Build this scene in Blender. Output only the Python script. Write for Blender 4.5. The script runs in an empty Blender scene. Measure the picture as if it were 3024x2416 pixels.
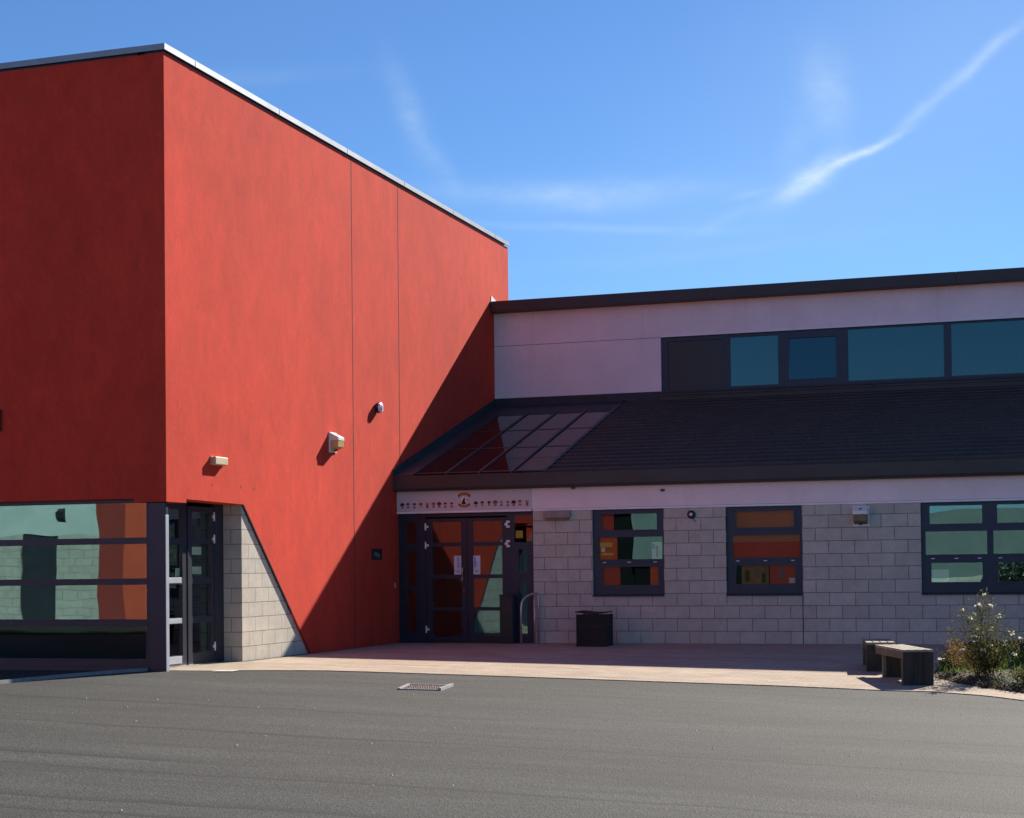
import bpy, bmesh, math, random
from mathutils import Vector, Matrix
random.seed(7)
R = math.radians
SC = bpy.context.scene
COL = SC.collection
# ------------------------------------------------------------------ camera
YAW, PITCH, ROLL, EYE = 0.3186, 0.0238, 0.0111, 1.3945
f0 = Vector((-math.sin(YAW), math.cos(YAW), 0)); r0 = Vector((math.cos(YAW), math.sin(YAW), 0)); zz = Vector((0, 0, 1))
fwd = math.cos(PITCH)*f0 + math.sin(PITCH)*zz
up = -math.sin(PITCH)*f0 + math.cos(PITCH)*zz
rt = math.cos(ROLL)*r0 - math.sin(ROLL)*up
up2 = math.sin(ROLL)*r0 + math.cos(ROLL)*up
cd = bpy.data.cameras.new("camera"); cam = bpy.data.objects.new("camera", cd); COL.objects.link(cam)
m = Matrix((rt, up2, -fwd)).transposed().to_4x4(); m.translation = (0, 0, EYE); cam.matrix_world = m
cd.sensor_width = 36; cd.lens = 58.34; cd.shift_y = 0.1163; cd.clip_start = 0.05; cd.clip_end = 3000
SC.camera = cam
# ------------------------------------------------------------------ sun, sky, exposure
SUN = Vector((0.333, 1.0, 0.700)).normalized()
sl = bpy.data.lights.new("sun", 'SUN'); sl.energy = 5.0; sl.angle = R(0.5); sl.color = (1.0, 0.925, 0.81)
so = bpy.data.objects.new("sun", sl); COL.objects.link(so); so.rotation_euler = (-SUN).to_track_quat('-Z', 'Y').to_euler()
so.location = (0, 0, 30)
W = bpy.data.worlds.new("World"); SC.world = W; W.use_nodes = True
SC.view_settings.view_transform = 'Standard'; SC.view_settings.look = 'None'; SC.view_settings.gamma = 1
SC.view_settings.exposure = 0.92


class NT:
    """tiny wrapper to write node graphs"""
    def __init__(s, tree): s.t = tree; s.n = tree.nodes; s.l = tree.links
    def node(s, typ, ins=None, **kw):
        n = s.n.new(typ)
        for k, v in kw.items(): setattr(n, k, v)
        for k, v in (ins or {}).items():
            sk = n.inputs[k]
            if isinstance(v, bpy.types.NodeSocket): s.l.new(v, sk)
            else: sk.default_value = v
        return n
    def math(s, op, a, b=0.0, c=0.0, clamp=False):
        n = s.n.new('ShaderNodeMath'); n.operation = op; n.use_clamp = clamp
        for i, v in enumerate((a, b, c)):
            if isinstance(v, bpy.types.NodeSocket): s.l.new(v, n.inputs[i])
            else: n.inputs[i].default_value = v
        return n.outputs[0]
    def mix(s, fac, a, b, mode='MIX'):
        n = s.n.new('ShaderNodeMix'); n.data_type = 'RGBA'; n.blend_type = mode; n.clamp_factor = True
        for k, v in ((0, fac), (6, a), (7, b)):
            if isinstance(v, bpy.types.NodeSocket): s.l.new(v, n.inputs[k])
            else: n.inputs[k].default_value = v if k == 0 or len(v) == 4 else (*v, 1)
        return n.outputs[2]
    def ramp(s, fac, *stops):
        n = s.n.new('ShaderNodeValToRGB'); s.l.new(fac, n.inputs[0]); e = n.color_ramp.elements
        while len(e) < len(stops): e.new(0.5)
        for el, (p, c) in zip(e, stops):
            el.position = p; el.color = (c, c, c, 1) if isinstance(c, (int, float)) else (*c, 1)
        return n.outputs[0]
    def noise(s, vec, scale, detail=3, rough=0.55, dist=0.0):
        n = s.n.new('ShaderNodeTexNoise'); s.l.new(vec, n.inputs['Vector'])
        n.inputs['Scale'].default_value = scale; n.inputs['Detail'].default_value = detail
        n.inputs['Roughness'].default_value = rough; n.inputs['Distortion'].default_value = dist
        return n.outputs['Fac']
    def scaled(s, vec, sx, sy, sz):
        n = s.n.new('ShaderNodeMapping'); s.l.new(vec, n.inputs[0]); n.inputs['Scale'].default_value = (sx, sy, sz)
        return n.outputs[0]


# sky: Nishita plus a few thin cirrus streaks and contrails given by direction
w = NT(W.node_tree)
bg = W.node_tree.nodes['Background']
sky = w.node('ShaderNodeTexSky', sky_type='NISHITA')
sky.sun_disc = False; sky.sun_elevation = math.asin(SUN.z); sky.sun_rotation = math.atan2(SUN.x, SUN.y)
sky.altitude = 0; sky.air_density = 0.9; sky.dust_density = 0.05; sky.ozone_density = 3.5
tc = w.node('ShaderNodeTexCoord').outputs['Generated']
sep = w.node('ShaderNodeSeparateXYZ', {0: tc})
az0 = w.math('MULTIPLY', w.math('ARCTAN2', sep.outputs[0], sep.outputs[1]), 57.2958)
el0 = w.math('MULTIPLY', w.math('ARCSINE', sep.outputs[2]), 57.2958)
ns = w.node('ShaderNodeTexNoise', {'Vector': tc}); ns.inputs['Scale'].default_value = 28; ns.inputs['Detail'].default_value = 6
nsx = w.node('ShaderNodeSeparateXYZ', {0: ns.outputs['Color']})
az = w.math('ADD', az0, w.math('MULTIPLY', w.math('SUBTRACT', nsx.outputs[0], 0.5), 0.5))
el = w.math('ADD', el0, w.math('MULTIPLY', w.math('SUBTRACT', nsx.outputs[1], 0.5), 0.55))
tex = w.ramp(w.noise(w.scaled(tc, 1, 1, 2.2), 45, 6, 0.65), (0.25, 0.35), (0.7, 1.0))


def blob(a, e, ang, L, Wd, amp):
    c, s_ = math.cos(R(ang)), math.sin(R(ang))
    da = w.math('SUBTRACT', az, a); de = w.math('SUBTRACT', el, e)
    u = w.math('DIVIDE', w.math('ADD', w.math('MULTIPLY', da, c), w.math('MULTIPLY', de, s_)), L)
    v = w.math('DIVIDE', w.math('SUBTRACT', w.math('MULTIPLY', de, c), w.math('MULTIPLY', da, s_)), Wd)
    q = w.math('ADD', w.math('MULTIPLY', u, u), w.math('MULTIPLY', v, v))
    return w.math('MULTIPLY', w.math('POWER', 2.71828, w.math('MULTIPLY', q, -1.0)), amp)


cl = None
for b in ((-7.9, 12.9, 28, 1.15, .36, .82), (-6.2, 13.65, 23, 1.2, .13, .80), (-4.1, 15.0, 38, 1.6, .22, .26),
          (-2.0, 16.5, 38, 1.5, .18, .40), (-7.3, 15.7, 100, 1.3, .75, .30), (-8.4, 14.0, 75, 1.0, .5, .10), (-10.4, 11.9, 20, 1.6, .2, .10),
          (-16.0, 12.8, 0, 4.6, .36, .30), (-15.4, 12.35, 0, 2.0, .28, .16), (-15.0, 11.55, -2, 4.5, .15, .15), (-9.9, 12.6, 15, .8, .12, .14),
          (-21.7, 15.4, 110, 1.5, .42, .20), (-20.6, 13.6, 125, 1.2, .3, .12), (-29, 16.3, 5, 5, .3, .08), (-12, 10.6, 4, 6, .2, .05)):
    o_ = blob(*b); cl = o_ if cl is None else w.math('ADD', cl, o_)
cl = w.math('MULTIPLY', cl, tex, clamp=True)
for b in ((-3, 16.5, 20, 9.0, 4.5, .13), (-12, 11.5, 0, 9.0, 1.8, .06)): cl = w.math('ADD', cl, blob(*b), 0, True)
hs = w.node('ShaderNodeHueSaturation', {'Color': sky.outputs[0], 'Saturation': 1.0, 'Value': 1.0})
skyc = w.mix(1.0, hs.outputs[0], (0.475, 0.655, 0.845), 'MULTIPLY')
skyf = w.mix(cl, skyc, (4.9, 6.0, 7.0))
W.node_tree.links.new(skyf, bg.inputs['Color']); bg.inputs['Strength'].default_value = 0.08

# ------------------------------------------------------------------ materials
MATS = {}


def material(name):
    m_ = bpy.data.materials.new(name); m_.use_nodes = True; MATS[name] = m_
    t = NT(m_.node_tree); p = m_.node_tree.nodes['Principled BSDF']
    pos = t.node('ShaderNodeNewGeometry').outputs['Position']
    return m_, t, p, pos


def setc(t, p, col):
    if isinstance(col, bpy.types.NodeSocket): t.l.new(col, p.inputs['Base Color'])
    else: p.inputs['Base Color'].default_value = (*col, 1)


def bump(t, p, h, strength=0.3, dist=0.01):
    b = t.node('ShaderNodeBump', {'Height': h, 'Strength': strength, 'Distance': dist}); t.l.new(b.outputs[0], p.inputs['Normal'])


def plain(name, col, rough=0.6, metal=0.0, var=0.15, nscale=6, spec=0.5, bstr=0.1):
    m_, t, p, pos = material(name)
    n = t.ramp(t.noise(pos, nscale, 5), (0.3, 1 - var), (0.7, 1 + var))
    setc(t, p, t.mix(1.0, (*col, 1), n, 'MULTIPLY'))
    p.inputs['Roughness'].default_value = rough; p.inputs['Metallic'].default_value = metal
    p.inputs['Specular IOR Level'].default_value = spec
    if bstr: bump(t, p, t.noise(pos, nscale*12, 3), bstr, 0.004)
    return m_


def red_render():
    m_, t, p, pos = material('red render')
    big = t.ramp(t.noise(t.scaled(pos, 1, 1, .6), .55, 5, .6), (0.3, 0.86), (0.7, 1.12))
    med = t.ramp(t.noise(t.scaled(pos, 1, 1, .6), 4.0, 6, .65, .4), (0.3, 0.88), (0.72, 1.09))
    fine = t.ramp(t.noise(t.scaled(pos, 1, 1, .5), 30, 4, .7), (0.25, 0.9), (0.75, 1.1))
    pale = t.ramp(t.noise(t.scaled(pos, 1, 1, .55), 1.5, 6, .7, .6), (0.5, 0.0), (0.85, 0.26))
    c = t.mix(1.0, (.66, .051, .026, 1), big, 'MULTIPLY')
    c = t.mix(1.0, c, med, 'MULTIPLY'); c = t.mix(1.0, c, fine, 'MULTIPLY')
    c = t.mix(pale, c, (.66, .086, .052, 1))
    # rain streaks starting under the coping
    sx = t.noise(t.scaled(pos, 1, 1, .05), 5.0, 4, .7)
    st = t.ramp(sx, (0.52, 0.0), (0.75, 0.14))
    c = t.mix(st, c, (.42, .038, .028, 1))
    setc(t, p, c); p.inputs['Roughness'].default_value = .92; p.inputs['Specular IOR Level'].default_value = .25
    h = t.math('ADD', t.noise(pos, 60, 4, .7), t.math('MULTIPLY', t.noise(pos, 9, 3), .8))
    bump(t, p, h, .22, .01); return m_


def blockwork(name, axis, phase):
    m_, t, p, pos = material(name)
    s = t.node('ShaderNodeSeparateXYZ', {0: pos})
    u = t.math('ADD', s.outputs[axis], phase)
    wob = t.math('MULTIPLY', t.math('SUBTRACT', t.noise(pos, 2.2, 3), .5), .006)
    v = t.math('ADD', s.outputs[2], wob)
    vec = t.node('ShaderNodeCombineXYZ', {0: u, 1: v, 2: 0.0}).outputs[0]
    br = t.node('ShaderNodeTexBrick', {'Vector': vec, 'Scale': 1.0, 'Mortar Size': .0065, 'Mortar Smooth': .25, 'Bias': 0.0,
                                       'Brick Width': .45, 'Row Height': .225, 'Color1': (.52, .47, .40, 1), 'Color2': (.58, .53, .455, 1), 'Mortar': (.23, .195, .175, 1)})
    br.offset = .5; br.offset_frequency = 2
    n1 = t.ramp(t.noise(pos, 5, 6, .65), (0.3, 0.88), (0.7, 1.1))
    n2 = t.ramp(t.noise(pos, 70, 3, .7), (0.3, 0.88), (0.7, 1.1))
    c = t.mix(1.0, br.outputs['Color'], n1, 'MULTIPLY'); c = t.mix(1.0, c, n2, 'MULTIPLY')
    setc(t, p, c); p.inputs['Roughness'].default_value = .95; p.inputs['Specular IOR Level'].default_value = .2
    h = t.math('ADD', t.math('MULTIPLY', br.outputs['Fac'], -1.0), t.math('MULTIPLY', t.noise(pos, 70, 4), .3))
    bump(t, p, h, .55, .008); return m_


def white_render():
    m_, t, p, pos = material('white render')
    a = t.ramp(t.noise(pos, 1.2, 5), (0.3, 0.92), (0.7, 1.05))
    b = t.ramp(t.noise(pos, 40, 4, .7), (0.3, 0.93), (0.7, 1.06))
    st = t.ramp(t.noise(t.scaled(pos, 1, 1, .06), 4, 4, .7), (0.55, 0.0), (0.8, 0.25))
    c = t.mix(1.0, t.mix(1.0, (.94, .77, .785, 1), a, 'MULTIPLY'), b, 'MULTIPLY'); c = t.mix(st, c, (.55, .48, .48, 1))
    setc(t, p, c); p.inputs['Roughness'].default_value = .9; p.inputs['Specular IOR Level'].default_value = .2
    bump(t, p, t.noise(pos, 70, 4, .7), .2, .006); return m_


def glassmat(name, refl, trans, wob=0.0, rough=0.0):
    m_ = bpy.data.materials.new(name); m_.use_nodes = True; t = NT(m_.node_tree)
    for n in list(t.n):
        if n.type == 'BSDF_PRINCIPLED': t.n.remove(n)
    out = t.n['Material Output']
    tr = t.node('ShaderNodeBsdfTransparent', {'Color': (*trans, 1)})
    gl = t.node('ShaderNodeBsdfGlossy', {'Color': (*refl, 1), 'Roughness': rough})
    if wob:
        pos = t.node('ShaderNodeNewGeometry').outputs['Position']
        b = t.node('ShaderNodeBump', {'Height': t.noise(pos, 1.3, 1, .4), 'Strength': wob, 'Distance': .02}); t.l.new(b.outputs[0], gl.inputs['Normal'])
    ad = t.node('ShaderNodeAddShader'); t.l.new(tr.outputs[0], ad.inputs[0]); t.l.new(gl.outputs[0], ad.inputs[1]); t.l.new(ad.outputs[0], out.inputs[0])
    MATS[name] = m_; return m_


def asphalt():
    m_, t, p, pos = material('asphalt')
    patch = t.ramp(t.noise(t.scaled(pos, .25, 1, 1), .8, 6, .65, .3), (0.3, 0.68), (0.7, 1.24))
    band = t.ramp(t.noise(t.scaled(pos, .10, 1.1, 1), 1.5, 6, .7, .5), (0.46, 0.0), (0.56, 0.30), (0.63, 0.0))
    band2 = t.ramp(t.noise(t.scaled(pos, .06, .9, 1), 3.2, 4, .6, .2), (0.58, 0.0), (0.66, 0.5))
    agg = t.node('ShaderNodeTexVoronoi', {'Vector': pos, 'Scale': 62.0})
    ag = t.ramp(agg.outputs['Color'], (0.1, 0.55), (0.9, 1.5))
    fn = t.ramp(t.noise(pos, 38, 5, .75), (0.3, 0.72), (0.7, 1.28))
    sxyz = t.node('ShaderNodeSeparateXYZ', {0: pos})
    wv = t.math('MULTIPLY', t.math('SUBTRACT', t.noise(t.scaled(pos, .35, .02, 1), 1.0, 4, .6), .5), .55)
    seam = None
    for ys_, wd, fs in ((12.10, .34, 3.1), (10.05, .22, 7.7), (9.55, .16, 12.3), (11.45, .14, 5.2), (14.2, .20, 9.4), (16.4, .25, 1.7), (8.6, .2, 4.4)):
        d_ = t.math('DIVIDE', t.math('SUBTRACT', t.math('ADD', sxyz.outputs[1], wv), ys_), wd)
        prof = t.ramp(d_, (0.0, 0.0), (0.04, 1.0), (0.30, .6), (1.0, 0.0))
        gate = t.ramp(t.noise(t.scaled(t.node('ShaderNodeMapping', {0: pos, 'Location': (fs, fs*2, 0)}).outputs[0], .16, .3, 1), 1.0, 4, .6), (0.36, 0.0), (0.50, 1.0))
        sm = t.math('MULTIPLY', prof, gate); seam = sm if seam is None else t.math('ADD', seam, sm, 0, True)
    sp = t.ramp(t.node('ShaderNodeTexVoronoi', {'Vector': pos, 'Scale': 20.0}).outputs['Distance'], (0.02, 1.0), (0.05, 0.0))
    spm = t.math('MULTIPLY', sp, t.ramp(t.noise(pos, 6.5, 2), (0.60, 0.0), (0.66, 0.5)))
    c = t.mix(1.0, (.048, .0485, .0455, 1), patch, 'MULTIPLY')
    c = t.mix(1.0, c, ag, 'MULTIPLY'); c = t.mix(1.0, c, fn, 'MULTIPLY')
    c = t.mix(band, c, (.028, .028, .027, 1)); c = t.mix(band2, c, (.030, .030, .029, 1)); c = t.mix(t.math('MULTIPLY', seam, .9), c, (.018, .018, .018, 1)); c = t.mix(spm, c, (.42, .42, .40, 1))
    setc(t, p, c); p.inputs['Roughness'].default_value = .85; p.inputs['Specular IOR Level'].default_value = .28
    h = t.math('ADD', t.math('MULTIPLY', agg.outputs['Distance'], .9), t.math('MULTIPLY', t.noise(t.scaled(pos, .3, 1, 1), 3.0, 5, .6), 1.6))
    bump(t, p, h, .5, .012); return m_


def paving():
    m_, t, p, pos = material('paving')
    s = t.node('ShaderNodeSeparateXYZ', {0: pos})
    vec = t.node('ShaderNodeCombineXYZ', {0: s.outputs[0], 1: t.math('ADD', s.outputs[1], 50.0), 2: 0.0}).outputs[0]
    br = t.node('ShaderNodeTexBrick', {'Vector': vec, 'Scale': 1.0, 'Mortar Size': .0035, 'Mortar Smooth': .2, 'Bias': 0.0,
                                       'Brick Width': .20, 'Row Height': .10, 'Color1': (.39, .315, .245, 1), 'Color2': (.47, .39, .31, 1), 'Mortar': (.25, .19, .14, 1)})
    a = t.ramp(t.noise(t.scaled(pos, .35, 1, 1), 1.6, 5, .65), (0.3, 0.86), (0.7, 1.1))
    b = t.ramp(t.noise(t.scaled(pos, .15, 1, 1), 9, 5, .7), (0.3, 0.86), (0.7, 1.08))
    st = t.ramp(t.noise(t.scaled(pos, .09, 1, 1), 6.5, 3, .6), (0.62, 0.0), (0.66, 0.55))
    c = t.mix(1.0, t.mix(1.0, br.outputs['Color'], a, 'MULTIPLY'), b, 'MULTIPLY'); c = t.mix(st, c, (.20, .15, .115, 1))
    setc(t, p, c); p.inputs['Roughness'].default_value = .92; p.inputs['Specular IOR Level'].default_value = .1
    bump(t, p, t.math('ADD', t.math('MULTIPLY', br.outputs['Fac'], -.8), t.noise(pos, 50, 3)), .3, .004); return m_


def timber(name, c1, c2, axis):
    m_, t, p, pos = material(name)
    tco = t.node('ShaderNodeTexCoord').outputs['Object']
    sc = [26, 26, 26]; sc[axis] = 1.6
    n = t.noise(t.scaled(tco, *sc), 1.0, 5, .65, .6)
    c = t.mix(t.ramp(n, (0.35, 0.0), (0.7, 1.0)), (*c1, 1), (*c2, 1))
    c = t.mix(1.0, c, t.ramp(t.noise(tco, 5, 4), (0.3, .8), (0.7, 1.15)), 'MULTIPLY')
    setc(t, p, c); p.inputs['Roughness'].default_value = .85; bump(t, p, n, .4, .004); return m_


def tilemat():
    m_, t, p, pos = material('slate tile')
    s = t.node('ShaderNodeSeparateXYZ', {0: pos})
    v = t.math('DIVIDE', t.math('SUBTRACT', s.outputs[1], 28.95), .2885)
    vec = t.node('ShaderNodeCombineXYZ', {0: s.outputs[0], 1: v, 2: 0.0}).outputs[0]
    br = t.node('ShaderNodeTexBrick', {'Vector': t.math('ADD', 0, 0) if False else vec, 'Scale': 1.0, 'Mortar Size': .003, 'Mortar Smooth': .1, 'Bias': 0.0,
                                       'Brick Width': .30, 'Row Height': 1.0, 'Color1': (.044, .037, .034, 1), 'Color2': (.054, .046, .042, 1), 'Mortar': (.012, .012, .013, 1)})
    n = t.ramp(t.noise(pos, 1.2, 4, .6), (0.3, 0.92), (0.7, 1.08)); n2 = t.ramp(t.noise(pos, 45, 4, .7), (0.3, 0.85), (0.7, 1.2))
    c = t.mix(1.0, t.mix(1.0, br.outputs['Color'], n, 'MULTIPLY'), n2, 'MULTIPLY')
    setc(t, p, c); p.inputs['Roughness'].default_value = .7; p.inputs['Specular IOR Level'].default_value = .35
    bump(t, p, t.noise(pos, 60, 3), .3, .005); return m_


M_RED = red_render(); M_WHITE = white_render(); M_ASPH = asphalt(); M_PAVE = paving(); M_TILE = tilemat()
YB = 22.888; YC = 25.246; Y0 = 20.585; Y1 = 35.985; XA = -11.893; YW = 29.134; YU = 34.94; HT = 8.847
M_BX = blockwork('blockwork sunlit wall', 1, -YB + .225)
M_BR = blockwork('blockwork reveal', 0, 12.105 + .225)
M_BW = blockwork('blockwork wing', 0, 6.74 + .225)
M_FRAME = plain('blue grey coated aluminium', (.040, .046, .068), .45, .5, .08, 3, .5, .04)
M_FASC = plain('dark fascia metal', (.060, .053, .052), .55, .15, .12, 1.5, .4, .04)
M_COPE = plain('coping metal', (.29, .31, .34), .58, .8, .1, 2, .5, .05)
M_FLASH = plain('lead flashing', (.035, .04, .05), .6, .2, .2, 4)
M_JOINT = plain('joint sealant', (.10, .03, .025), .9, 0, .1)
M_DJOINT = plain('dark joint', (.10, .085, .085), .9, 0, .1)
M_TRIM = plain('white metal trim', (.90, .86, .88), .5, 0, .05, 3)
M_GALV = plain('galvanised steel', (.62, .60, .60), .38, .85, .15, 20)
M_SUNFRAME = plain('frame metal toned as sunlit', (.44, .47, .52), .5, .3, .08, 5)  # paler copy of the frame metal, sunlight put into the colour
M_WPLAS = plain('white plastic', (.82, .80, .77), .45, 0, .06, 8)
M_CREAM = plain('cream aged plastic', (.62, .52, .33), .5, 0, .08, 8)
M_LENS = plain('yellowed lens', (.58, .44, .20), .25, 0, .15, 14)
M_DLENS = plain('dark olive lens', (.16, .14, .07), .3, 0, .3, 14)
M_DARK = plain('black plastic', (.02, .02, .022), .4, 0, .1)
M_LBLUE = plain('dark blue lens', (.02, .02, .10), .25, 0, .1)
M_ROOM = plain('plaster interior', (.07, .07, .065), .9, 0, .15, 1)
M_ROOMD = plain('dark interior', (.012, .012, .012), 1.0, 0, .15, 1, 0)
M_SIGNW = plain('sign panel white', (.63, .58, .60), .6, 0, .05, 2, .5, .03)
M_BLACKB = plain('dark plaque', (.012, .014, .02), .4, 0, .05)
M_TXT = plain('faded lettering', (.30, .31, .34), .6, 0, .05)
M_PAPER = plain('white paper', (.72, .74, .78), .8, 0, .04)
M_BLUE = plain('blue print', (.10, .22, .62), .8, 0, .1)
M_BROWNP = plain('brown print', (.20, .13, .12), .8, 0, .1)
M_ORANGE = plain('orange paper', (.62, .12, .03), .8, 0, .12, 8)
M_REDP = plain('red display board', (.47, .045, .028), .8, 0, .1)
M_YEL = plain('yellow print', (.70, .50, .10), .8, 0, .1)
M_PALEP = plain('pale blue paper', (.42, .55, .55), .8, 0, .1)
M_GOLD = plain('ochre banner print', (.46, .18, .055), .8, 0, .1)
M_DBROWN = plain('dark brown print', (.05, .02, .02), .8, 0, .2)
M_SKIN = [plain('painted skin %d' % i, c, .8, 0, .1) for i, c in enumerate([(.45, .20, .13), (.55, .30, .22), (.25, .11, .07), (.60, .36, .28)])]
M_HAIR = [plain('painted hair %d' % i, c, .8, 0, .1) for i, c in enumerate([(.05, .015, .02), (.10, .03, .03), (.55, .25, .06), (.25, .09, .05), (.03, .02, .03)])]
M_CLOTH = [plain('painted clothing %d' % i, c, .8, 0, .1) for i, c in enumerate([(.45, .05, .05), (.60, .42, .10), (.20, .12, .25), (.35, .22, .12)])]
M_BENCHT = timber('weathered bench boards', (.20, .17, .13), (.40, .36, .29), 1)
M_BENCHD = timber('dark stained timber', (.025, .022, .018), (.055, .046, .036), 2)
M_BENCHE = timber('bench post timber', (.10, .085, .06), (.20, .17, .12), 2)
M_BIN = timber('black stained timber', (.015, .014, .014), (.032, .030, .028), 0)
M_GLASS = glassmat('coated window glass', (.056, .100, .112), (.90, .88, .80), .10)
M_GLASSU = glassmat('clerestory glass', (.045, .080, .085), (.03, .04, .04), .03)
M_SOIL = plain('bed soil', (.030, .017, .010), .95, 0, .5, 12)
M_STEM = plain('woody stem', (.11, .062, .032), .9, 0, .2)
M_LEAFD = plain('shrub leaf', (.075, .085, .03), .7, 0, .4, 30, .15, 0)
M_LEAFO = plain('bronze leaf', (.15, .095, .045), .7, 0, .4, 30, .15, 0)
M_LEAFW = plain('pale leaf tip', (.80, .78, .66), .6, 0, .1, 30, .4, 0)
M_GRASS = plain('grass blades', (.10, .19, .04), .6, 0, .35, 9, .3, 0)
M_DEAD = plain('dead stalks', (.36, .21, .085), .8, 0, .3, 9, .3, 0)
M_FLOWER = plain('yellow petals', (.75, .62, .05), .6, 0, .1)
M_STONE = plain('stone', (.10, .055, .03), .9, 0, .3, 15)
M_GRIT = plain('pale grit', (.55, .54, .50), .9, 0, .2, 15)
M_IRON = plain('rusty cast iron', (.10, .055, .045), .6, .4, .3, 25)
M_LAWN = plain('lawn', (.014, .024, .010), .9, 0, .3, 3)
M_KERB = plain('concrete edging', (.27, .27, .27), .8, 0, .15, 6)
M_OPPSHADE = plain('opposite red render toned as shaded', (.34, .045, .035), .9, 0, .08, 2)  # darker copy of the opposite red, shade put into the colour
M_OPPB = plain('opposite brown panel', (.09, .035, .02), .9, 0, .1, 2)
M_OPPV = plain('opposite grey render', (.17, .20, .19), .9, 0, .12, 2)
M_OPPR = plain('opposite red render', (.72, .10, .05), .9, 0, .08, 2)
M_OPPO = plain('orange brown blind', (.46, .17, .10), .9, 0, .08, 2)
M_OPPW = plain('opposite pale render', (.62, .66, .62), .9, 0, .08, 2)
M_BOPP = blockwork('blockwork opposite', 0, .1)

def leafy_mat(m_, col, amt):
    t = NT(m_.node_tree); p = t.n['Principled BSDF']; out = t.n['Material Output']
    tl_ = t.node('ShaderNodeBsdfTranslucent', {'Color': (*col, 1)})
    mx = t.node('ShaderNodeMixShader', {0: amt}); t.l.new(p.outputs[0], mx.inputs[1]); t.l.new(tl_.outputs[0], mx.inputs[2]); t.l.new(mx.outputs[0], out.inputs[0])
leafy_mat(M_LEAFD, (.12, .13, .035), .4); leafy_mat(M_LEAFO, (.26, .16, .06), .4); leafy_mat(M_LEAFW, (.9, .88, .75), .4); leafy_mat(M_GRASS, (.13, .21, .035), .45); leafy_mat(M_DEAD, (.35, .22, .09), .3)

# ------------------------------------------------------------------ mesh tools
ROOT = {}


def tag(o, label=None, cat=None, group=None, kind=None):
    if label: o['label'] = label
    if cat: o['category'] = cat
    if group: o['group'] = group
    if kind: o['kind'] = kind
    return o


def thing(name, loc, label, cat, group=None):
    o = bpy.data.objects.new(name, None); COL.objects.link(o); o.location = loc; o.empty_display_size = .3
    ROOT[o] = Vector(loc); return tag(o, label, cat, group)


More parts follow.
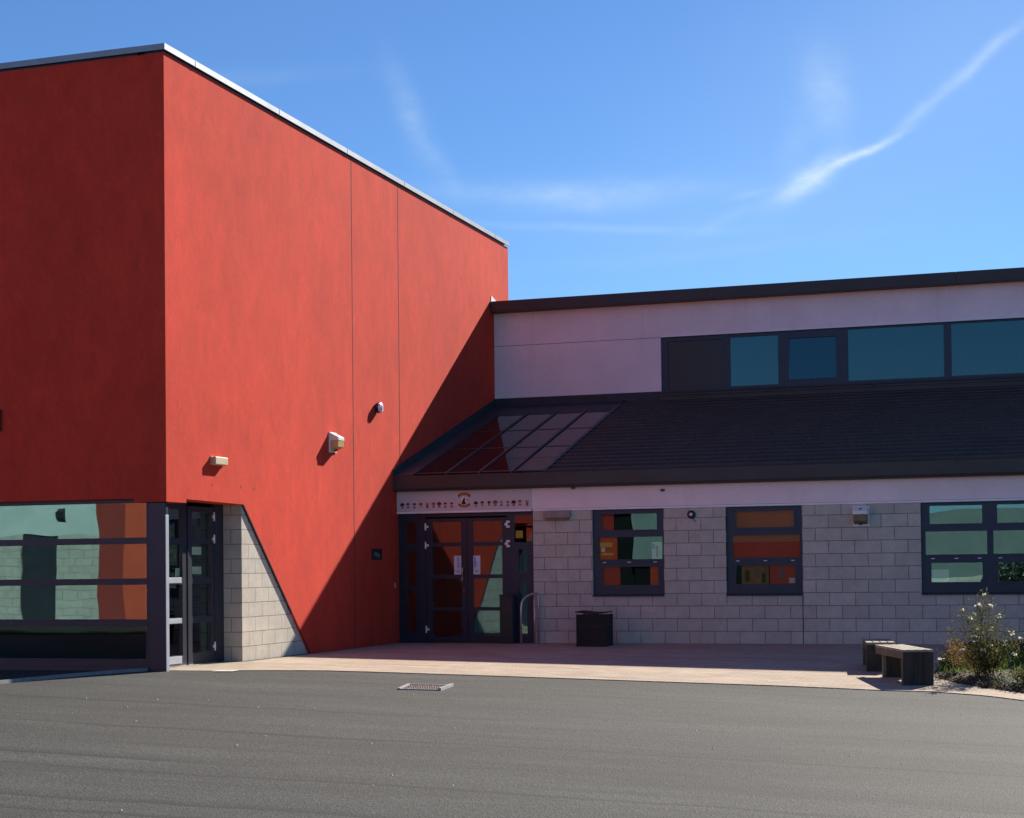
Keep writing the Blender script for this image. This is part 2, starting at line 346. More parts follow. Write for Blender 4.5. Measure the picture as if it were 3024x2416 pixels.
class MB:
    def __init__(s): s.v = []; s.f = []; s.mi = []; s.cur = 0
    def add(s, vs, fs):
        k = len(s.v); s.v += [Vector(a) for a in vs]
        for f in fs: s.f.append([i + k for i in f]); s.mi.append(s.cur)
        return s
    def box(s, x0, x1, y0, y1, z0, z1):
        return s.add([(x, y, z) for z in (z0, z1) for x, y in ((x0, y0), (x1, y0), (x1, y1), (x0, y1))],
                     [(3, 2, 1, 0), (4, 5, 6, 7), (0, 1, 5, 4), (1, 2, 6, 5), (2, 3, 7, 6), (3, 0, 4, 7)])
    def prism(s, pts, O, U, V, N, d0, d1):
        """polygon pts (u,v) extruded between offsets d0..d1 along N"""
        O, U, V, N = map(Vector, (O, U, V, N)); n = len(pts)
        a = [O + U*p[0] + V*p[1] + N*d0 for p in pts]; b = [O + U*p[0] + V*p[1] + N*d1 for p in pts]
        area = sum(pts[i][0]*pts[(i+1) % n][1] - pts[(i+1) % n][0]*pts[i][1] for i in range(n))
        fl = (area > 0) == (d1 > d0)
        if U.cross(V).dot(N) < 0: fl = not fl
        fs = [list(range(n))[::-1] if fl else list(range(n)), [i + n for i in (range(n) if fl else reversed(range(n)))]]
        for i in range(n):
            j = (i+1) % n; q = (i, j, j+n, i+n); fs.append(q if fl else q[::-1])
        return s.add(a + b, fs)
    def plate(s, rect, holes, O, U, V, N, d0, d1):
        """rectangle with rectangular holes, d1 = front offset"""
        u0, u1, v0, v1 = rect
        us = sorted({u0, u1, *[c for h in holes for c in h[:2] if u0 < c < u1]}); vs = sorted({v0, v1, *[c for h in holes for c in h[2:] if v0 < c < v1]})
        O, U, V, N = map(Vector, (O, U, V, N)); P = lambda u, v, d: O + U*u + V*v + N*d
        sol = {}
        for i in range(len(us)-1):
            for j in range(len(vs)-1):
                cu, cv = (us[i]+us[i+1])/2, (vs[j]+vs[j+1])/2
                sol[i, j] = not any(h[0] < cu < h[1] and h[2] < cv < h[3] for h in holes)
        flip = U.cross(V).dot(N) < 0
        def q(*pts): s.add(pts[::-1] if flip else pts, [(0, 1, 2, 3)])
        for (i, j), so_ in sol.items():
            if not so_: continue
            a, b, c, d = us[i], us[i+1], vs[j], vs[j+1]
            q(P(a, c, d1), P(b, c, d1), P(b, d, d1), P(a, d, d1)); q(P(a, d, d0), P(b, d, d0), P(b, c, d0), P(a, c, d0))
            if not sol.get((i-1, j)): q(P(a, c, d0), P(a, c, d1), P(a, d, d1), P(a, d, d0))
            if not sol.get((i+1, j)): q(P(b, d, d0), P(b, d, d1), P(b, c, d1), P(b, c, d0))
            if not sol.get((i, j-1)): q(P(b, c, d0), P(b, c, d1), P(a, c, d1), P(a, c, d0))
            if not sol.get((i, j+1)): q(P(a, d, d0), P(a, d, d1), P(b, d, d1), P(b, d, d0))
        return s
    def tube(s, pts, r, n=10, r2=None):
        pts = [Vector(p) for p in pts]; rings = []; r2 = r if r2 is None else r2
        ref = Vector((0, 0, 1)) if abs((pts[1]-pts[0]).normalized().z) < .9 else Vector((1, 0, 0))
        k = len(s.v)
        for i, p in enumerate(pts):
            d = (pts[min(i+1, len(pts)-1)] - pts[max(i-1, 0)]).normalized()
            a = d.cross(ref).normalized(); b = d.cross(a); rr = r + (r2-r)*i/(len(pts)-1); ref = -a.cross(d) if False else ref
            s.v += [p + a*math.cos(2*math.pi*j/n)*rr + b*math.sin(2*math.pi*j/n)*rr for j in range(n)]
        for i in range(len(pts)-1):
            for j in range(n):
                a = k+i*n+j; b = k+i*n+(j+1) % n; s.f.append([a, b, b+n, a+n]); s.mi.append(s.cur)
        s.f.append([k+j for j in range(n)][::-1]); s.mi.append(s.cur); e = k+(len(pts)-1)*n; s.f.append([e+j for j in range(n)]); s.mi.append(s.cur)
        return s
    def lathe(s, prof, O, A, n=24):
        """profile (radius, height) revolved round axis A through O"""
        A = Vector(A).normalized(); ref = Vector((0, 0, 1)) if abs(A.z) < .9 else Vector((1, 0, 0)); a = A.cross(ref).normalized(); b = A.cross(a); O = Vector(O); k = len(s.v)
        for r, h in prof: s.v += [O + A*h + a*math.cos(2*math.pi*j/n)*r + b*math.sin(2*math.pi*j/n)*r for j in range(n)]
        for i in range(len(prof)-1):
            for j in range(n):
                p = k+i*n+j; q = k+i*n+(j+1) % n; s.f.append([p, q, q+n, p+n]); s.mi.append(s.cur)
        s.f.append([k+j for j in range(n)][::-1]); s.mi.append(s.cur); e = k+(len(prof)-1)*n; s.f.append([e+j for j in range(n)]); s.mi.append(s.cur)
        return s
    def build(s, name, mat, parent=None, loc=(0, 0, 0), bevel=0, smooth=False, fix=False):
        me = bpy.data.meshes.new(name)
        L = ROOT[parent] if parent is not None else Vector(loc)
        me.from_pydata([tuple(v - L) for v in s.v], [], s.f)
        for mm in (mat if isinstance(mat, (list, tuple)) else [mat]): me.materials.append(mm)
        if isinstance(mat, (list, tuple)):
            for p, i in zip(me.polygons, s.mi): p.material_index = i
        if fix:
            b = bmesh.new(); b.from_mesh(me); bmesh.ops.recalc_face_normals(b, faces=b.faces); b.to_mesh(me); b.free()
        me.validate()
        o = bpy.data.objects.new(name, me); COL.objects.link(o); ROOT[o] = L
        if parent is not None: o.parent = parent
        else: o.location = L
        if smooth:
            for p in me.polygons: p.use_smooth = True
        if bevel:
            md = o.modifiers.new('bevel', 'BEVEL'); md.width = bevel; md.segments = 2; md.limit_method = 'ANGLE'; md.angle_limit = R(40)
        return o


X, Y, Z = (1, 0, 0), (0, 1, 0), (0, 0, 1)
NY = (0, -1, 0)   # outward normal of walls that face the camera side


def gz(x, y): return -.0033*min(max(x+12, 0), 12)*min(max(29.13-y, 0), 9)


# ------------------------------------------------------------------ ground
def grid(xs, ys, zf, ymin=None, ymax=None):
    mb = MB(); nx, ny = len(xs), len(ys)
    for x in xs:
        for t in ys:
            y = t if ymin is None else ymin(x) + (ymax(x)-ymin(x))*t
            mb.v.append(Vector((x, y, zf(x, y))))
    for i in range(nx-1):
        for j in range(ny-1):
            a = i*ny+j; mb.f.append([a, a+ny, a+ny+1, a+1]); mb.mi.append(0)
    return mb


def fr(a, b, n): return [a+(b-a)*i/n for i in range(n+1)]


gx = [-900, -300, -100, -60, -30, -16] + fr(-12, 0, 30) + [4, 10, 30, 60, 100, 300, 900]
gy = [-900, -300, -100, -40, -20, -8, 0, 4, 8, 12, 16, 18] + fr(20.13, 29.13, 24) + [31, 40, 80, 200, 500, 1500]
def asph_z(x, y): return gz(x, y) - .007 + .008*math.sin(x*.7+y*1.9)*max(0, 1-abs(y-12)/8)
tag(grid(gx, gy, asph_z).build('ground', M_ASPH), kind='structure')

EDGE = [(-12.6, 20.60), (-12.25, 20.62), (-11.4, 21.02), (-10.7, 21.42), (-10.0, 21.73), (-9.3, 21.80), (-7.3, 21.86), (-3.4, 21.9), (-2.2, 21.80), (-1.6, 21.86), (-0.9, 21.62), (-0.3, 21.15), (1.0, 20.3), (6, 17.5)]
def edge(x):
    for (a, b), (c, d) in zip(EDGE, EDGE[1:]):
        if a <= x <= c: return b+(d-b)*(x-a)/(c-a)
    return EDGE[-1][1]
pxs = sorted(set(fr(-11.85, 6, 90) + [a for a, b in EDGE[2:]]))
pv = grid(pxs, fr(0, 1, 20), gz, edge, lambda x: YW)
pv2 = grid([-12.27, -12.0, -11.85], fr(0, 1, 6), gz, edge, lambda x: YB)
k = len(pv.v); pv.v += pv2.v; pv.f += [[i+k for i in f] for f in pv2.f]; pv.mi += pv2.mi
# edge skirt
for a, b in zip(pxs, pxs[1:]): pv.add([(a, edge(a), gz(a, edge(a))), (b, edge(b), gz(b, edge(b))), (b, edge(b), gz(b, edge(b))-.05), (a, edge(a), gz(a, edge(a))-.05)], [(0, 3, 2, 1)])
tag(pv.build('pavement', M_PAVE), kind='structure')
# border course of paving setts along the tarmac
es = MB(); xx = -11.2
while xx < 5:
    x1 = min(xx+.195, 5.8); a, b = edge(xx+.004), edge(x1-.004)
    es.add([(xx+.004, a+.002, gz(xx, a)+.005), (x1-.004, b+.002, gz(x1, b)+.005), (x1-.004, b+.098, gz(x1, b)+.005), (xx+.004, a+.098, gz(xx, a)+.005),
            (xx+.004, a+.002, gz(xx, a)-.04), (x1-.004, b+.002, gz(x1, b)-.04)], [(0, 1, 2, 3), (4, 5, 1, 0)]); xx += .2
tag(es.build('pavement_edging', M_PAVE), kind='structure')
tag(MB().box(-45, -14, 2.2, 9, -.05, .01).build('lawn', M_LAWN), kind='structure')

# planting bed
BED = [(-1.72, 23.75), (-1.35, 23.0), (-1.0, 22.55), (-0.45, 22.05), (0.6, 21.3), (5, 18.7)]
def bedy(x):
    for (a, b), (c, d) in zip(BED, BED[1:]):
        if a <= x <= c: return b+(d-b)*(x-a)/(c-a)
    return BED[-1][1]
def bedz(x, y):
    e = min(1, max(0, (y-bedy(x))/.5)); e = min(e, (x+1.74)/.3)
    return gz(x, y) + .006 + .07*e + .02*e*math.sin(x*9+y*7)*math.cos(y*11-x*3)
tag(grid(fr(-1.72, 5, 60), fr(0, 1, 50), bedz, bedy, lambda x: YW-.02).build('flower_bed_soil', M_SOIL), kind='structure')

# ------------------------------------------------------------------ red block building
red = thing('red_hall_building', (-17, 28, 0), 'tall red rendered hall with a sunlit side wall cut on a diagonal over pale blockwork', 'building')
wl = MB()
# front (shaded) panel, notched where the corner piece hangs lower
wl.prism([(-24, 2.43), (-12.412, 2.43), (-12.412, 2.375), (XA, 2.375), (XA, HT-.12), (-24, HT-.12)], (0, Y0, 0), X, Z, NY, -.35, 0)
# sunlit side panel with the diagonal cut
wl.prism([(Y0+.35, 2.375), (21.147, 2.375), (21.147, 2.43), (YB+.008, 2.41), (YC, -.02), (Y1, -.02), (Y1, HT-.12), (Y0+.35, HT-.12)], (XA, 0, 0), Y, Z, X, -.35, 0)
wl.box(-24, XA-.35, Y1-.3, Y1, 0, HT-.12); wl.box(-24, -23.7, Y0+.35, Y1-.3, 2.43, HT-.12)
wl.build('rendered_wall', M_RED, red)
# soffit and roof deck
MB().box(-23.7, XA-.35, Y0+.35, YB, 2.43, 2.6).build('soffit', M_DARK, red)
MB().box(-23.7, XA-.35, Y0+.35, Y1-.3, HT-.3, HT-.15).build('flat_roof', M_FLASH, red)
# copings in lengths
cp = MB(); yy = Y0-.035
ends = [Y0-.035, 21.45, 24.2, 26.9, 29.6, 32.3, 35.0, Y1+.02]
for a, b in zip(ends, ends[1:]):
    cp.prism([(XA-.42, -.125), (XA-.38, 0), (XA+.035, 0.0), (XA+.035, -.087), (XA+.022, -.090), (XA+.022, -.012), (XA-.40, -.012)], (0, a+.004, HT), X, Z, Y, 0, b-a-.008)
o = cp.build('coping', M_COPE, red, fix=True)
for e in ends[1:-1]: MB().box(XA-.1, XA+.0385, e-.02, e+.02, HT-.091, HT+.004).build('coping_joint', M_COPE, red)
cf = MB(); xs_ = [XA-.42, -15.0, -18.0, -21.0, -24]
cf.box(-24, XA-.42, Y0-.034, Y0+.36, HT-.012, HT); cf.box(-24, XA+.0345, Y0-.0362, Y0-.022, HT-.088, HT-.002)
cf.build('coping', M_COPE, red)
MB().box(XA-.3, XA-.008, Y0+.008, Y1-.3, HT-.1199, HT-.0125).box(-24, XA-.301, Y0+.008, Y0+.3, HT-.1199, HT-.0125).build('coping_shadow_strip', M_DARK, red)  # black fill that paints the shadow line below the coping lip
# vertical movement joints in the render
for jy, z0, z1 in ((27.112, 0.0, HT-.12), (29.30, 3.2, HT-.12)):
    MB().box(XA-.004, XA+.003, jy-.010, jy+.010, z0, z1).build('movement_joint', M_JOINT, red)
# metal bead along the diagonal and lower edges of the render
bd = MB()
d = Vector((0, YC-YB-.008, -2.43)).normalized()
bd.prism([(YB-.005, 2.400), (YB+.02, 2.412), (YC+.02, 0), (YC-.01, 0)], (XA, 0, 0), Y, Z, X, -.33, .004)
bd.build('render_bead', M_DARK, red, fix=True)
# scuffs under the emergency light
for (yy, zz_) in ((21.913, 2.675), (22.816, 2.673), (23.254, 2.666)): MB().prism([(yy-.012, zz_-.02), (yy+.008, zz_-.015), (yy+.02, zz_+.025), (yy+.004, zz_+.012)], (XA, 0, 0), Y, Z, X, -.002, .003).build('chipped_render', M_JOINT, red)
# blockwork under the diagonal
bw = MB(); bw.prism([(YB, -.03), (YC+.25, -.03), (YC+.25, .05), (YB+.25, 2.43), (YB, 2.43)], (XA-.03, 0, 0), Y, Z, X, -.27, 0)
bw.build('block_pier', M_BX, red)
XD = XA-.36
MB().box(XD+.02, XA-.033, YB-.004, YB+.1, -.03, 2.43).build('block_reveal', M_BR, red)
# corner column
MB().box(-12.205, XA-.035, Y0+.035, Y0+.115, -.02, 2.374).build('corner_post', M_FRAME, red, bevel=.012)
# glazed strip on the shaded side
fr_ = MB(); gx0, gx1 = -22.0, -12.205; yg = Y0+.10
rows = [(.155, .62), (.72, 1.21), (1.30, 1.79), (1.88, 2.375)]
mull = [-22.0, -18.6, -15.4, -12.24]
holes = [(a+.035, b-.035, c, d_) for a, b in zip(mull, mull[1:]) for c, d_ in rows]
fr_.plate((gx0, gx1, .0, 2.43), holes, (0, yg, 0), X, Z, NY, -.06, 0)
wf = fr_.build('window_frame', M_FRAME, red, bevel=.004)
for h in holes:
    MB().box(h[0]-.01, h[1]+.01, yg+.02, yg+.028, h[2]-.01, h[3]+.01).build('pane', M_GLASS, wf)
MB().box(gx0, gx1, Y0+.03, Y0+.095, -.02, .05).build('window_sill', M_FRAME, red)
# interior behind the strip
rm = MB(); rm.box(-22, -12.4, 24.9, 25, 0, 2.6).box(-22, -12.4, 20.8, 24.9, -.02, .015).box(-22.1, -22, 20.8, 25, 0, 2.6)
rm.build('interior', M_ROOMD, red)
# side door set back between the post and the pier (plane x = XD)
df = MB()
ops = [(20.78, 21.66, .16, .62), (20.78, 21.66, .715, 1.20), (20.78, 21.66, 1.30, 1.79), (20.78, 21.66, 1.88, 2.30)]
df.plate((20.72, 21.79, 0, 2.43), ops, (XD, 0, 0), Y, Z, X, -.06, 0)
sd = df.build('side_screen', M_FRAME, red, bevel=.003)
for h in ops: MB().box(XD-.035, XD-.028, h[0]-.01, h[1]+.01, h[2]-.01, h[3]+.01).build('pane', M_GLASS, sd)
df = MB(); dz = .012
ops = [(21.92, 22.50, .18, .62), (21.92, 22.50, .72, 1.20), (21.92, 22.50, 1.30, 1.80), (21.92, 22.50, 1.89, 2.28)]
df.plate((21.80, 22.60, .012, 2.36), ops, (XD, 0, 0), Y, Z, X, -.05, dz)
sdoor = df.build('side_door', M_FRAME, red, bevel=.003)
for h in ops: MB().box(XD-.03, XD-.023, h[0]-.01, h[1]+.01, h[2]-.01, h[3]+.01).build('pane', M_GLASS, sdoor)
for hz_ in (2.22, 1.88, .25):
    hb = MB().box(XD+dz, XD+dz+.018, 22.585, 22.605, hz_-.065, hz_+.065).box(XD+dz, XD+dz+.014, 22.545, 22.585, hz_-.022, hz_+.022)
    hb.build('hinge', M_WPLAS, sdoor)
MB().box(XD-.05, XD+.02, 22.61, YB-.005, 0, 2.43).build('door_jamb', M_FRAME, red, bevel=.004)
for za, zb in ((.048, .153), (.635, .706), (1.222, 1.303)):
    MB().box(XD+.0005, XD+.02, 20.74, 21.60, za, zb).build('sunlit_transom_face', M_SUNFRAME, red, bevel=.002)  # pale faces added only where sun falls on the frame transoms
MB().box(XA-.034, XA-.024, Y0+.02, Y0+.105, -.02, 2.19).build('sunlit_post_face', M_SUNFRAME, red, bevel=.003)  # sunlit side of the corner post, painted as a pale strip
MB().box(XD-.06, XD+.05, 20.72, 22.6, -.01, .012).build('threshold', M_GALV, red)
# notices inside the side door
for (a, b, c, d_), mt in (((22.005, 22.30, 1.64, 1.757), M_PALEP), ((22.008, 22.30, 1.348, 1.462), M_PALEP)):
    tag(MB().box(XD-.045, XD-.042, a, b, c, d_).build('notice', mt, loc=(XD, a, c)), 'pale sheet taped inside the side door glass, ' + ('upper one of two' if c > 1.5 else 'lower one of two'), 'notice', 'notices in the side door')
for (a, b, c, d_) in ((21.53, 21.65, 1.31, 1.44),):
    tag(MB().box(XD-.045, XD-.042, a, b, c, d_).build('notice', M_PALEP, loc=(XD, a, c)), 'small pale slip taped inside the narrow glazing left of the side door', 'notice', 'notices in the side door')
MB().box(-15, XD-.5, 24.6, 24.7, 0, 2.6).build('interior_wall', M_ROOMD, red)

# edging kerb beside the shaded front, drawn as a low rail at the shadow line
kb = MB(); kp = [(-12.19, 20.72), (-12.45, 20.1), (-12.64, 19.2), (-12.74, 18.4), (-12.80, 17.4), (-12.86, 16.0)]
for (a, b), (c, d_) in zip(kp, kp[1:]):
    kb.add([(a-.014, b, 0.04), (a+.014, b, .04), (c+.014, d_, .04), (c-.014, d_, .04), (a-.014, b, -.03), (a+.014, b, -.03), (c+.014, d_, -.03), (c-.014, d_, -.03)],
           [(3, 2, 1, 0), (1, 2, 6, 5), (3, 0, 4, 7), (0, 1, 5, 4), (2, 3, 7, 6)])
tag(kb.build('kerb_edging', M_KERB, loc=(-12.7, 19, 0), fix=True), 'thin grey edging strip curving along the ground beside the glazed front of the red hall', 'kerb')

# ------------------------------------------------------------------ low wing with clerestory
wing = thing('school_wing_building', (0, 33, 0), 'low pale wing of blockwork and white render with dark tiled roof and clerestory windows', 'building')
XR = 9.0
W1 = (-8.075, -6.745, .856, 2.43); W2 = (-5.62, -4.283, .856, 2.43); W3 = (-2.25, .05, .856, 2.43); W4 = (2.0, 4.3, .856, 2.43)
DO = (-11.87, -9.20, -.02, 2.43)
wl = MB(); wl.plate((XA, XR, -.35, 2.43), [(XA-1, DO[1], -1, 2.43), W1, W2, W3, W4], (0, YW, 0), X, Z, NY, -.30, 0)
wl.build('block_wall', M_BW, wing)
MB().box(-4.283, -4.267, YW-.002, YW+.01, -.3, 2.43).build('movement_joint', M_DJOINT, wing)
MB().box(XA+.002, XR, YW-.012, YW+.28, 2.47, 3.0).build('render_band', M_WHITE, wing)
MB().box(-9.20, XR, YW-.022, YW+.1, 2.431, 2.465).build('band_trim', M_TRIM, wing)
MB().box(-9.20, XR, YW-.014, YW+.1, 2.4655, 2.4695).build('trim_shadow_gap', M_DARK, wing)
# gutter fascia: front face y=28.92, lengths with joints
fa = MB(); cuts = [XA+.003, -7.95, -3.4, 1.6, XR]
for a, b in zip(cuts, cuts[1:]):
    fa.prism([(28.92, 2.90), (28.94, 2.865), (28.985, 2.848), (YW+.05, 2.848), (YW+.05, 3.06), (28.97, 3.118), (28.955, 3.135), (28.92, 3.128)], (a+.002, 0, 0), Y, Z, X, 0, b-a-.004)
fa.build('gutter_fascia', M_FASC, wing, fix=True)
for c in cuts[1:-1]: MB().box(c-.03, c+.03, 28.914, 28.95, 2.90, 3.13).build('gutter_bracket', M_FASC, wing)
# roof plane z = 3.12 + .307 (y-28.95)
def rz(y): return 3.12 + .307*(y-28.95)
sl_ = math.sqrt(1+.307**2)
tl = MB(); n_rows = 21; dy = (34.93-28.96)/n_rows; XS = -8.92
for i in range(n_rows):
    ya = 28.96+i*dy; yb = ya+dy+.03
    seg = 60
    for k_ in range(seg):
        xa = XS + (XR-XS)*k_/seg; xb = XS + (XR-XS)*(k_+1)/seg
        j = random.uniform(-.002, .003)
        tl.add([(xa, ya, rz(ya)+.052+j), (xb, ya, rz(ya)+.052+j), (xb, yb, rz(yb)+.010), (xa, yb, rz(yb)+.010), (xa, ya, rz(ya)+.002), (xb, ya, rz(ya)+.002)], [(0, 1, 2, 3), (4, 5, 1, 0)])
tl.build('tiled_roof', M_TILE, wing)
MB().prism([(28.96, rz(28.96)-.02), (34.95, rz(34.95)-.02), (34.95, rz(34.95)-.15), (28.99, rz(28.99)-.12)], (XA, 0, 0), Y, Z, X, 0, XR-XA).build('roof_deck', M_FLASH, wing, fix=True)
# skylight glazing beside the red wall
def rbox(mb, x0, x1, ya, yb, h0, h1):
    mb.add([(x, y, rz(y)+h) for h in (h0, h1) for x, y in ((x0, ya), (x1, ya), (x1, yb), (x0, yb))],
           [(3, 2, 1, 0), (4, 5, 6, 7), (0, 1, 5, 4), (1, 2, 6, 5), (2, 3, 7, 6), (3, 0, 4, 7)])
skm = MB(); bars = [-11.50, -10.85, -10.20, -9.56, -8.92]
for b in bars[:-1]: rbox(skm, b-.022, b+.022, 28.98, 34.3, .0, .045)
rbox(skm, -8.955, -8.885, 28.98, 34.9, .0, .055)
sk = skm.build('skylight', M_FRAME, wing)
for a, b in zip(bars, bars[1:]):
    for ya, yb in ((29.03, 30.93), (30.96, 32.45), (32.48, 33.95)):
        q = MB(); rbox(q, a+.0225, b-.0355 if b == bars[-1] else b-.0225, ya, yb, .012, .02); q.build('skylight_pane', None, sk)
for y_ in (29.06, 30.93, 32.45):
    jn = MB(); rbox(jn, -11.47, -8.957, y_-.005, y_+.035, .004, .028); jn.build('glazing_joint', M_DARK, sk)
fl = MB()
rbox(fl, XA+.002, -11.523, 28.96, 34.93, -.01, .03)
fl.prism([(28.93, rz(28.93)+.02), (34.93, rz(34.93)+.02), (34.93, rz(34.93)+.20), (28.93, rz(28.93)+.16)], (XA+.002, 0, 0), Y, Z, X, 0, .03)
rbox(fl, -11.522, -8.956, 33.96, 34.93, 0, .03)
fl.build('flashing', M_FLASH, wing, fix=True)
MB().box(XA+.002, XR, YU-.05, YU+.02, 4.93, 5.154).build('apron_flashing', M_FLASH, wing)
# clerestory wall
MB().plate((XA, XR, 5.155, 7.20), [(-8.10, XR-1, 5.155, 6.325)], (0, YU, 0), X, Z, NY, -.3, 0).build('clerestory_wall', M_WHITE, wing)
MB().box(-8.10, XR-1, YU-.012, YU+.05, 6.325, 6.345).build('clerestory_trim', M_TRIM, wing)
MB().box(XA+.003, -8.1, YU-.0015, YU+.01, 6.318, 6.328).build('render_joint', M_DJOINT, wing)
panes = [(-7.955, -6.757, 5.19, 6.23), (-6.60, -5.578, 5.208, 6.25), (-5.341, -4.371, 5.301, 6.16), (-4.12, -2.182, 5.21, 6.285), (-2.03, -.1, 5.215, 6.285), (.06, 2.0, 5.21, 6.285), (2.2, 4.1, 5.21, 6.285), (4.3, 6.2, 5.21, 6.285), (6.4, 7.9, 5.21, 6.285)]
cw = MB().plate((-8.10, XR-1, 5.155, 6.325), panes, (0, YU+.05, 0), X, Z, NY, -.05, 0).build('clerestory_frame', M_FRAME, wing, bevel=.004)
for i, h in enumerate(panes):
    if i == 2:
        MB().prism([(YU+.03, h[2]-.01), (YU+.038, h[2]-.01), (YU+.088, h[3]+.01), (YU+.08, h[3]+.01)], (h[0]-.01, 0, 0), Y, Z, X, 0, h[1]-h[0]+.02).build('pane', M_GLASSU, cw, fix=True); continue
    MB().box(h[0]-.01, h[1]+.01, YU+.075, YU+.083, h[2]-.01, h[3]+.01).build('pane' if i else 'louvre_panel', M_GLASSU if i else M_DARK, cw)
sb = MB().prism([(YU-.13, 5.085), (YU+.048, 5.153), (YU+.048, 5.05), (YU-.13, 5.05)], (-8.10, 0, 0), Y, Z, X, 0, XR+7.1)
sb.box(-8.10, XR-1, YU-.10, YU-.052, 4.945, 5.049)
sb.build('clerestory_sill', M_FASC, wing, fix=True)
# upper fascia and roof
uf = MB()
cuts = [XA+.003, -7.0, -1.9, 3.2, XR]
for a, b in zip(cuts, cuts[1:]): uf.box(a+.002, b-.002, 34.66, YU+.3, 7.055, 7.295)
uf.build('roof_fascia', M_FASC, wing, bevel=.008)
MB().box(XA-3, XR, YU+.302, 46, 7.1, 7.28).build('flat_roof', M_FLASH, wing)
MB().prism([(34.72, 7.298), (35.32, 7.298), (34.74, 7.44)], (XA+.001, 0, 0), Y, Z, X, 0, .012).build('end_flashing', M_TRIM, wing, fix=True)
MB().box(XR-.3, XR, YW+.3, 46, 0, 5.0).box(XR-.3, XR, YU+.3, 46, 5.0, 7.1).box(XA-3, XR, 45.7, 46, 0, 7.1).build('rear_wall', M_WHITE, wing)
# rooms behind the windows
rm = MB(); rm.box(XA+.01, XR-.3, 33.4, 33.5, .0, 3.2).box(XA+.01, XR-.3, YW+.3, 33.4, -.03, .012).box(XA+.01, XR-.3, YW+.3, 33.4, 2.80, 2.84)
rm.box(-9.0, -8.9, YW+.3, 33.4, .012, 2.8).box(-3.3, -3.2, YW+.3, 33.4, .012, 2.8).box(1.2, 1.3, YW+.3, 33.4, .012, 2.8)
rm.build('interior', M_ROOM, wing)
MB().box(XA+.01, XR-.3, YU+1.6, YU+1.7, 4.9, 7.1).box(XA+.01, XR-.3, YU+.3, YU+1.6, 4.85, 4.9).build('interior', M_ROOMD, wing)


def window(rect, opens, vents):
    x0, x1, z0, z1 = rect; yf = YW+.06
    fm = MB().plate((x0+.004, x1-.004, z0+.03, z1-.004), opens, (0, yf, 0), X, Z, NY, -.06, 0)
    for h in opens: # sash rim standing a little proud
        e = .028
        fm.plate((h[0]-e, h[1]+e, h[2]-e, h[3]+e), [h], (0, yf, 0), X, Z, NY, .0, .010)
    f = fm.build('window', M_FRAME, wing, bevel=.003)
    for h in opens: MB().box(h[0]-.01, h[1]+.01, yf+.02, yf+.028, h[2]-.01, h[3]+.01).build('pane', M_GLASS, f)
    MB().prism([(YW-.035, z0-.006), (YW+.055, z0-.006), (YW+.055, z0+.03), (YW-.035, z0+.015)], (x0+.003, 0, 0), Y, Z, X, 0, x1-x0-.006).build('sill', M_FRAME, f, fix=True)
    for vx in vents: MB().box(vx-.03, vx+.03, yf-.012, yf, 1.462, 1.474).build('trickle_vent', M_GALV, f)


def opn(x0, x1):
    return [(x0+.165, x1-.135, 2.055, 2.345), (x0+.10, x1-.035, 1.52, 1.925), (x0+.165, x1-.12, 1.055, 1.385)]


window(W1, opn(W1[0], W1[1]), (-7.86, -7.40, -6.92)); window(W2, opn(W2[0], W2[1]), (-5.42, -4.93, -4.45))
o3 = [(-2.106, -1.238, 2.06, 2.37), (-2.18, -1.164, 1.537, 1.931), (-2.09, -1.246, 1.066, 1.394), (-.993, -.10, 2.06, 2.37), (-1.061, -.04, 1.537, 1.931), (-.988, -.10, 1.066, 1.394)]
window(W3, o3, (-2.06, -1.67, -1.29, -.95)); window(W4, [(a+4.25, b+4.25, c, d_) for a, b, c, d_ in o3], ())

# main entrance
yf = YW+.05
ef = MB().plate((XA+.003, -9.203, .0, 2.425), [(-11.345, -9.72, -1, 2.36), (-11.80, -11.49, .15, 2.33), (-9.585, -9.23, 1.86, 2.36), (-9.505, -9.34, 1.30, 1.73), (-9.51, -9.345, .10, 1.13)], (0, yf, 0), X, Z, NY, -.07, 0)
en = ef.build('entrance_frame', M_FRAME, wing, bevel=.004)
for h in [(-9.585, -9.23, 1.86, 2.36), (-9.505, -9.34, 1.30, 1.73), (-9.51, -9.345, .10, 1.13)]:
    MB().box(h[0]-.01, h[1]+.01, yf+.02, yf+.028, h[2]-.01, h[3]+.01).build('pane', M_GLASS, en)
sp_ = MB().plate((-11.80, -11.49, .15, 2.33), [(-11.74, -11.55, .22, .98), (-11.74, -11.55, 1.08, 1.72), (-11.74, -11.55, 1.86, 2.27)], (0, yf+.02, 0), X, Z, NY, -.03, 0).build('side_light', M_FRAME, en)
for h in [(-11.74, -11.55, .22, .98), (-11.74, -11.55, 1.08, 1.72), (-11.74, -11.55, 1.86, 2.27)]: MB().box(h[0]-.01, h[1]+.01, yf+.035, yf+.042, h[2]-.01, h[3]+.01).build('pane', M_GLASS, en)


